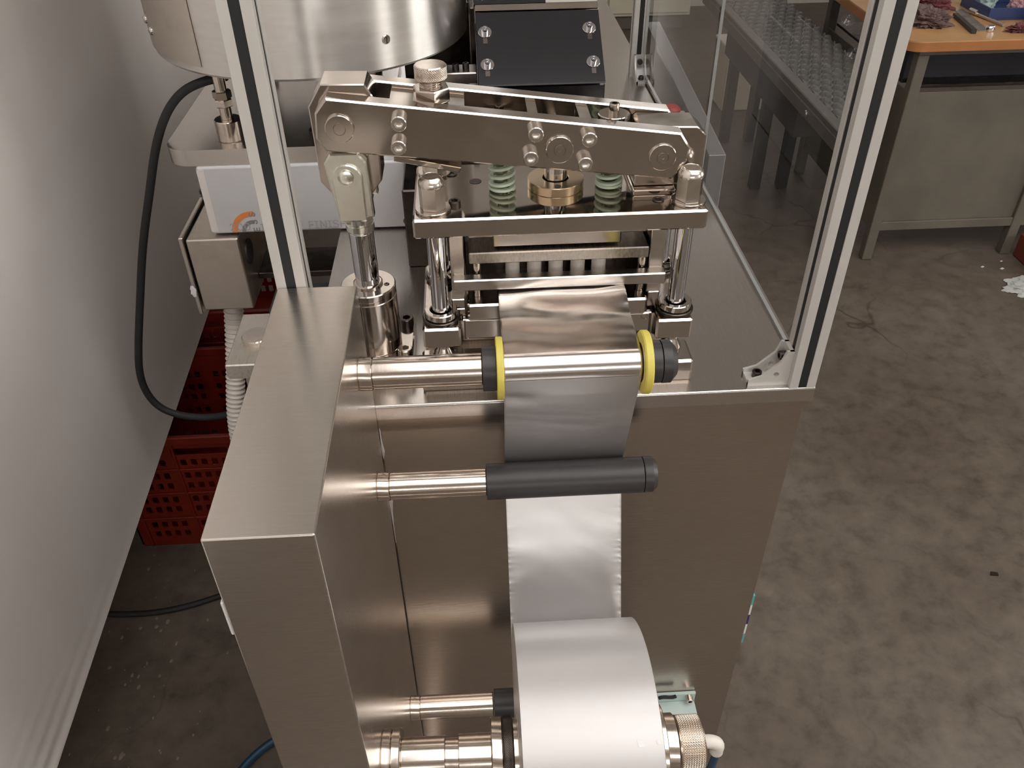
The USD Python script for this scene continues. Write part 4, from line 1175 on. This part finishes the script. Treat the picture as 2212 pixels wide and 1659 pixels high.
# red plastic crates
def crate(x0, x1, y0, y1, z0, h, label, tall):
    t = thing('plastic_crate', ((x0 + x1) / 2, (y0 + y1) / 2, z0), label, 'crate')
    W, D = x1 - x0, y1 - y0
    rows = [0.030, 0.060, 0.108, 0.138, 0.180, 0.210, 0.248][:7 if tall else 4]

    def wall(L, slots):
        P = sg.box(0, 0.008, L, h - .022)
        n = max(3, int((L - .04) / .0205))
        cut = ([(L * .34, h - .056, L * .80, h - .036), (L * .60, .174, L * .95, .226)] if tall else [(L * .3, h - .050, L * .7, h - .030)]) if slots else []
        for c_ in cut:
            P = P.difference(sg.box(*c_))
        for k in range(n):
            for zz_ in rows:
                xx = 0.016 + k * (L - .032 - .0130) / (n - 1)
                q = sg.box(xx, zz_, xx + .0130, zz_ + .0195)
                if all(not q.intersects(sg.box(*c_).buffer(.006)) for c_ in cut) and min(abs(xx + .0065 - L * f) for f in (.06, .353, .647, .94)) > .0085:
                    P = P.difference(q.buffer(-.003).buffer(.003))
        return P
    part('wall', extrude(wall(W, True), .0035, (x0, y0 + .0035, z0), (1, 0, 0), (0, 0, 1)), REDP, t)
    part('wall', extrude(wall(W, False), .0035, (x0, y1, z0), (1, 0, 0), (0, 0, 1)), REDP, t)
    part('wall', extrude(wall(D, False), .0035, (x0, y0, z0), (0, 1, 0), (0, 0, 1)), REDP, t)
    part('wall', extrude(wall(D, False), .0035, (x1 - .0035, y0, z0), (0, 1, 0), (0, 0, 1)), REDP, t)
    e = .007
    part('rim', join(bx(x0 - e, x1 + e, y0 - e, y0 + .004, z0 + h - .022, z0 + h - .001, .002), bx(x0 - e, x1 + e, y1 - .004, y1 + e, z0 + h - .022, z0 + h - .001, .002),
                     bx(x0 - e, x0 + .004, y0 + .004, y1 - .004, z0 + h - .022, z0 + h - .001, .002), bx(x1 - .004, x1 + e, y0 + .004, y1 - .004, z0 + h - .022, z0 + h - .001, .002)), REDP, t)
    part('base', bx(x0 + .001, x1 - .001, y0 + .001, y1 - .001, z0, z0 + .008, .001), REDP, t)
    for zz_ in ((.088, .166, .236) if tall else (.088,)):
        part('ledge', bx(x0 + .002, x1 - .002, y0 - .004, y0 + .0004, z0 + zz_, z0 + zz_ + .006, .001), REDP, t)
    for k in range(4):
        xx = x0 + W * (.06 + .88 * k / 3)
        part('rib', bx(xx - .0025, xx + .0025, y0 - .0045, y0 + .0004, z0 + .004, z0 + h - .022, .001), REDP, t)
    return t


crate(-0.800, -0.400, 1.3450, 1.66, 0.0, 0.335, 'tall red plastic crate on the floor between the white sheet and the column', True)
zt_ = 0.0
for lab in ('lower', 'upper'):
    crate(-0.900, -0.480, 1.76, 2.10, zt_, 0.186, f'dark red perforated crate, {lab} one of the stack behind the front crates', False)
    zt_ += 0.187

# ================================================================== background furniture
DY, DX = 2.505, 1.345
t = thing('work_table', (2.0, 2.9, 0), 'old steel work table with rounded orange brown wooden top', 'table')
TP = sg.box(1.290, 2.480, 2.75, 3.30).buffer(-.05).buffer(.05, quad_segs=10)
tp = trimesh.creation.extrude_polygon(TP, .004, engine='earcut')
tp.apply_translation((0, 0, .7385))
part('table_top', tp, TABLEO, t)
te = trimesh.creation.extrude_polygon(TP.buffer(.0008), .0255, engine='earcut')
te.apply_translation((0, 0, .7130))
part('edge_band', te, TABLEE, t)
part('apron', bx(1.345, 2.70, DY, DY + .02, .6950, .7130, .001), DESKG, t)
part('apron', bx(1.345, 1.365, DY + .02, 3.26, .6950, .7130, .001), DESKG, t)
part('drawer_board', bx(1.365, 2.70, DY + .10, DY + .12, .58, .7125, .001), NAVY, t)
for x in (1.345, 1.838, 2.66):
    part('leg', bx(x, x + .034, DY, DY + .034, 0, .6950, .002), DESKG, t)
for x in (1.345, 2.66):
    part('leg', bx(x, x + .034, 3.22, 3.254, 0, .6950, .002), DESKG, t)
part('modesty_panel', bx(1.379, 1.838, DY + .012, DY + .016, .1400, .5790, .001), DESKG, t)
part('modesty_panel', bx(1.872, 2.66, DY + .012, DY + .016, .1400, .5790, .001), DESKG, t)
part('side_panel', bx(1.352, 1.356, DY + .034, 3.22, .1400, .5790, .001), DESKG, t)
part('rail', bx(1.379, 1.838, DY + .003, DY + .030, .1100, .1400, .001), DESKG, t)
part('rail', bx(1.872, 2.66, DY + .003, DY + .030, .1100, .1400, .001), DESKG, t)
part('rail', bx(1.352, 1.376, DY + .034, 3.22, .1100, .1400, .001), DESKG, t)
part('shelf', bx(1.379, 2.66, DY + .034, 3.22, .585, .595, .001), DARKST, t)
TZ = .7427
def cloth(c_, s_, seed, freq=7, amp=.38):
    return blob((c_[0], c_[1], TZ), s_, seed, amp, freq, True, 5, 5)


solo('crumpled_cloth', cloth((1.425, 2.66), (.085, .075, .045), 1), BROWNP, 'crumpled brown cloth near the left corner of the wooden table top', 'cloth')
solo('crumpled_cloth', cloth((1.50, 2.81), (.075, .055, .05), 2), MAROON, 'dark maroon cloth behind the brown cloth on the table', 'cloth')
solo('crumpled_cloth', cloth((1.585, 2.95), (.125, .06, .085), 3, 4, .3), GREYC, 'pale grey bundled cloth at the back of the table', 'cloth')
solo('crumpled_cloth', cloth((1.665, 2.550), (.060, .025, .022), 5, 9, .5), MAROON, 'small dark red rag at the right of the table front', 'cloth')
def bar(a, b, w, h, z0=TZ):
    a, b = np.array([*a, z0]), np.array([*b, z0])
    d_ = (b - a) / np.linalg.norm(b - a)
    n_ = np.array([-d_[1], d_[0], 0])
    return hull([p_ + n_ * s * w / 2 + np.array([0, 0, k]) for p_ in (a, b) for s in (-1, 1) for k in (0.0002, h)])


solo('steel_ruler', bar((1.590, 2.80), (1.556, 2.560), .030, .0022), metal('ruler_steel', (.62, .61, .58), .35), 'flat grey steel bar lying on the wooden table', 'steel bar')
solo('black_stick', bar((1.540, 2.72), (1.512, 2.540), .014, .012), BLACKP, 'short black stick beside the steel bar on the table', 'stick')
solo('screwdriver', join(tube(np.linspace((1.612, 2.72, TZ + .006), (1.634, 2.60, TZ + .006), 6), .005, 12), tube(np.linspace((1.606, 2.755, TZ + .009), (1.612, 2.72, TZ + .009), 6), .0088, 12)), DULL, 'thin grey tool rod in front of the blue tray', 'tool')
solo('shiny_nut', join(lathe([(0, 0), (.012, 0), (.0135, .006), (.011, .016), (0, .020)], (1.572, 2.562, TZ + .0002), (0, 0, 1), 8)), CHROME, 'small shiny metal piece at the end of the steel bar', 'nut')
t = thing('blue_tray', (1.69, 2.75, TZ), 'dark blue plastic tray holding pink and mint cloths on the table', 'tray')
x0_, x1_, y0_, y1_ = 1.620, 1.83, 2.670, 2.85
part('floor', bx(x0_, x1_, y0_, y1_, TZ + .0002, TZ + .005, .001), BLUEP, t)
for b_ in ((x0_, x1_, y0_, y0_ + .005), (x0_, x1_, y1_ - .005, y1_), (x0_, x0_ + .005, y0_ + .005, y1_ - .005), (x1_ - .005, x1_, y0_ + .005, y1_ - .005)):
    part('side', bx(*b_, TZ + .005, TZ + .035, .001), BLUEP, t)
def cl2(c_, s_, seed):
    m = blob((0, 0, 0), s_, seed, .3, 6, True, 4, 4)
    m.apply_translation((c_[0], c_[1], TZ + .0055))
    return m


solo('folded_cloth', cl2((1.765, 2.745), (.048, .05, .05), 8), PINKC, 'pink cloth in the blue tray', 'cloth')
solo('folded_cloth', cl2((1.672, 2.795), (.036, .036, .062), 9), MINTC, 'mint green cloth in the blue tray', 'cloth')
solo('brown_jar', lathe([(0, 0), (.016, 0), (.018, .003), (.018, .040), (.012, .048), (.012, .055), (0, .056)], (1.740, 2.640, TZ + .0002), (0, 0, 1), 28), DULL, 'small brownish round jar at the right of the blue tray', 'jar')

# dimpled bench seen through the guard
t = thing('dimpled_bench', (1.14, 2.9, 0), 'low dark bench with grey dimpled tray top seen through the guard panel', 'bench')
bx0, bx1, by0, by1, bz = 0.995, 1.283, 2.06, 3.72, .600
SK = 0.72 / (bx1 - bx0)            # the near end is cut at an angle


def skewed(m):
    """shears the near end of a bench part back towards its right side"""
    v = m.vertices.copy()
    v[:, 1] += SK * (v[:, 0] - bx0) * (by1 - v[:, 1]) / (by1 - by0)
    m.vertices = v
    return m


part('frame', skewed(bx(bx0, bx1, by0, by1, bz - .05, bz - .01, .003)), BENCHF, t)
part('rail', bx(bx0, bx0 + .035, by0 + .03, by1, bz - .01, bz + .010, .003), BENCHF, t)
nx_, ny_ = 100, 420
gx, gy = np.meshgrid(np.linspace(bx0 + .037, bx1 - .002, nx_), np.linspace(by0 + .02, by1 - .01, ny_), indexing='ij')
px_, py_ = .037, .050
gy = gy + SK * (gx - bx0) * (by1 - gy) / (by1 - by0)
row = np.floor(gy / py_)
uu = ((gx + (row % 2) * px_ / 2) / px_) % 1 - .5
vv = (gy / py_) % 1 - .5
hh = np.sqrt(np.clip(1 - (uu / .44) ** 2 - (vv / .40) ** 2, 0, 1)) * .013
P_ = np.stack([gx, gy, bz - .006 + hh], -1)
N_ = np.zeros_like(P_)
N_[..., 2] = 1
part('dimpled_tray', grid_solid(P_, N_, .004), BENCHG, t, smooth=True)
part('base', bx(1.100, 1.27, 2.73, 3.65, .360, bz - .05, .002), BENCHD, t)
part('edge_bolt', button_screw((bx0, 2.40, bz - .03), (-1, 0, 0), .010, .006), CHROME, t)
for x in (1.13, 1.24):
    for y in (3.10, 3.58):
        part('leg', bx(x - .02, x + .02, y - .02, y + .02, 0, .360, .002), BENCHL, t)
t = thing('white_bin', (1.32, 4.05, 0), 'pale rectangular bin on the floor far behind the guard panel', 'bin')
part('body', bx(1.205, 1.415, 3.937, 4.15, 0.001, .28, .004), CREAM, t)
part('rim', bx(1.198, 1.422, 3.930, 4.157, .28, .295, .003), SHEETW, t)
t = thing('pale_cabinet', (.9, 5.4, 0), 'pale cream cabinet against the far wall', 'cabinet')
part('body', bx(.35, 1.35, 5.30, 5.70, .08, 1.1, .003), CREAM, t)
part('plinth', bx(.38, 1.32, 5.33, 5.68, 0, .08, .002), DESKG, t)
part('door', bx(.36, .845, 5.285, 5.299, .10, 1.09, .002), CREAM, t)
part('door', bx(.855, 1.34, 5.285, 5.299, .10, 1.09, .002), CREAM, t)
t = thing('black_case', (1.30, 2.58, 0), 'small dark case on the floor beside the table leg behind the frame post', 'case')
part('body', bx(1.250, 1.334, 2.58, 2.68, 0.0008, .080, .004), BLACKP, t)
part('lid', bx(1.248, 1.336, 2.578, 2.682, .080, .092, .003), DARKST, t)
solo('red_box', bx(1.880, 2.05, 2.36, 2.50, 0.0008, .085, .003), plain('dull_red_board', (.17, .035, .02), .6), 'dull red box on the floor at the right edge', 'box')
solo('floor_rag', blob((1.86, 2.285, 0.0008), (.14, .075, .010), 12, .35, 5, True, 4, 4), GREYC, 'pale rag lying on the floor at the right edge', 'rag')
for k, (x, y, s) in enumerate(((1.7306, 2.4219, .010), (1.79, 2.405, .012), (1.815, 2.455, .008))):
    solo('paper_scrap', bar((x, y), (x + s, y + s * .6), s * .7, .001, 0.0004), WHITES, f'tiny white paper scrap on the floor below the table, {("leftmost", "middle", "furthest back")[k]} of three', 'paper scrap', 'paper scraps')
solo('floor_chip', hull([(1.113 + a, 1.140 + b, .0006 + c2) for a, b in ((-.009, -.004), (.008, -.006), (.010, .003), (-.004, .006)) for c2 in (0, .002)]), BOLT, 'small dark chip on the light concrete floor at the right', 'chip')

# paint flecks spattered on the dark floor at the left
fl = []
for k in range(70):
    x, y = -0.80 + 0.26 * rng.random(), 0.62 + 0.72 * rng.random()
    if rng.random() < .5:
        x, y = -0.70 + .05 * rng.normal(), 1.02 + .11 * rng.normal()
    r_ = .0012 + .0032 * rng.random() ** 3
    m = lathe([(0, 0), (r_, 0), (r_ * .8, .0006), (0, .0008)], (x, y, .0002), (0, 0, 1), 9)
    m.vertices[:, 1] = y + (m.vertices[:, 1] - y) * (1 + rng.random())
    fl.append(m)
solo('paint_flecks', join(*fl), plain('dried_paint', (.24, .19, .155), .6), 'pale dried paint flecks spattered on the dark floor at the left', 'paint flecks', kind='stuff')
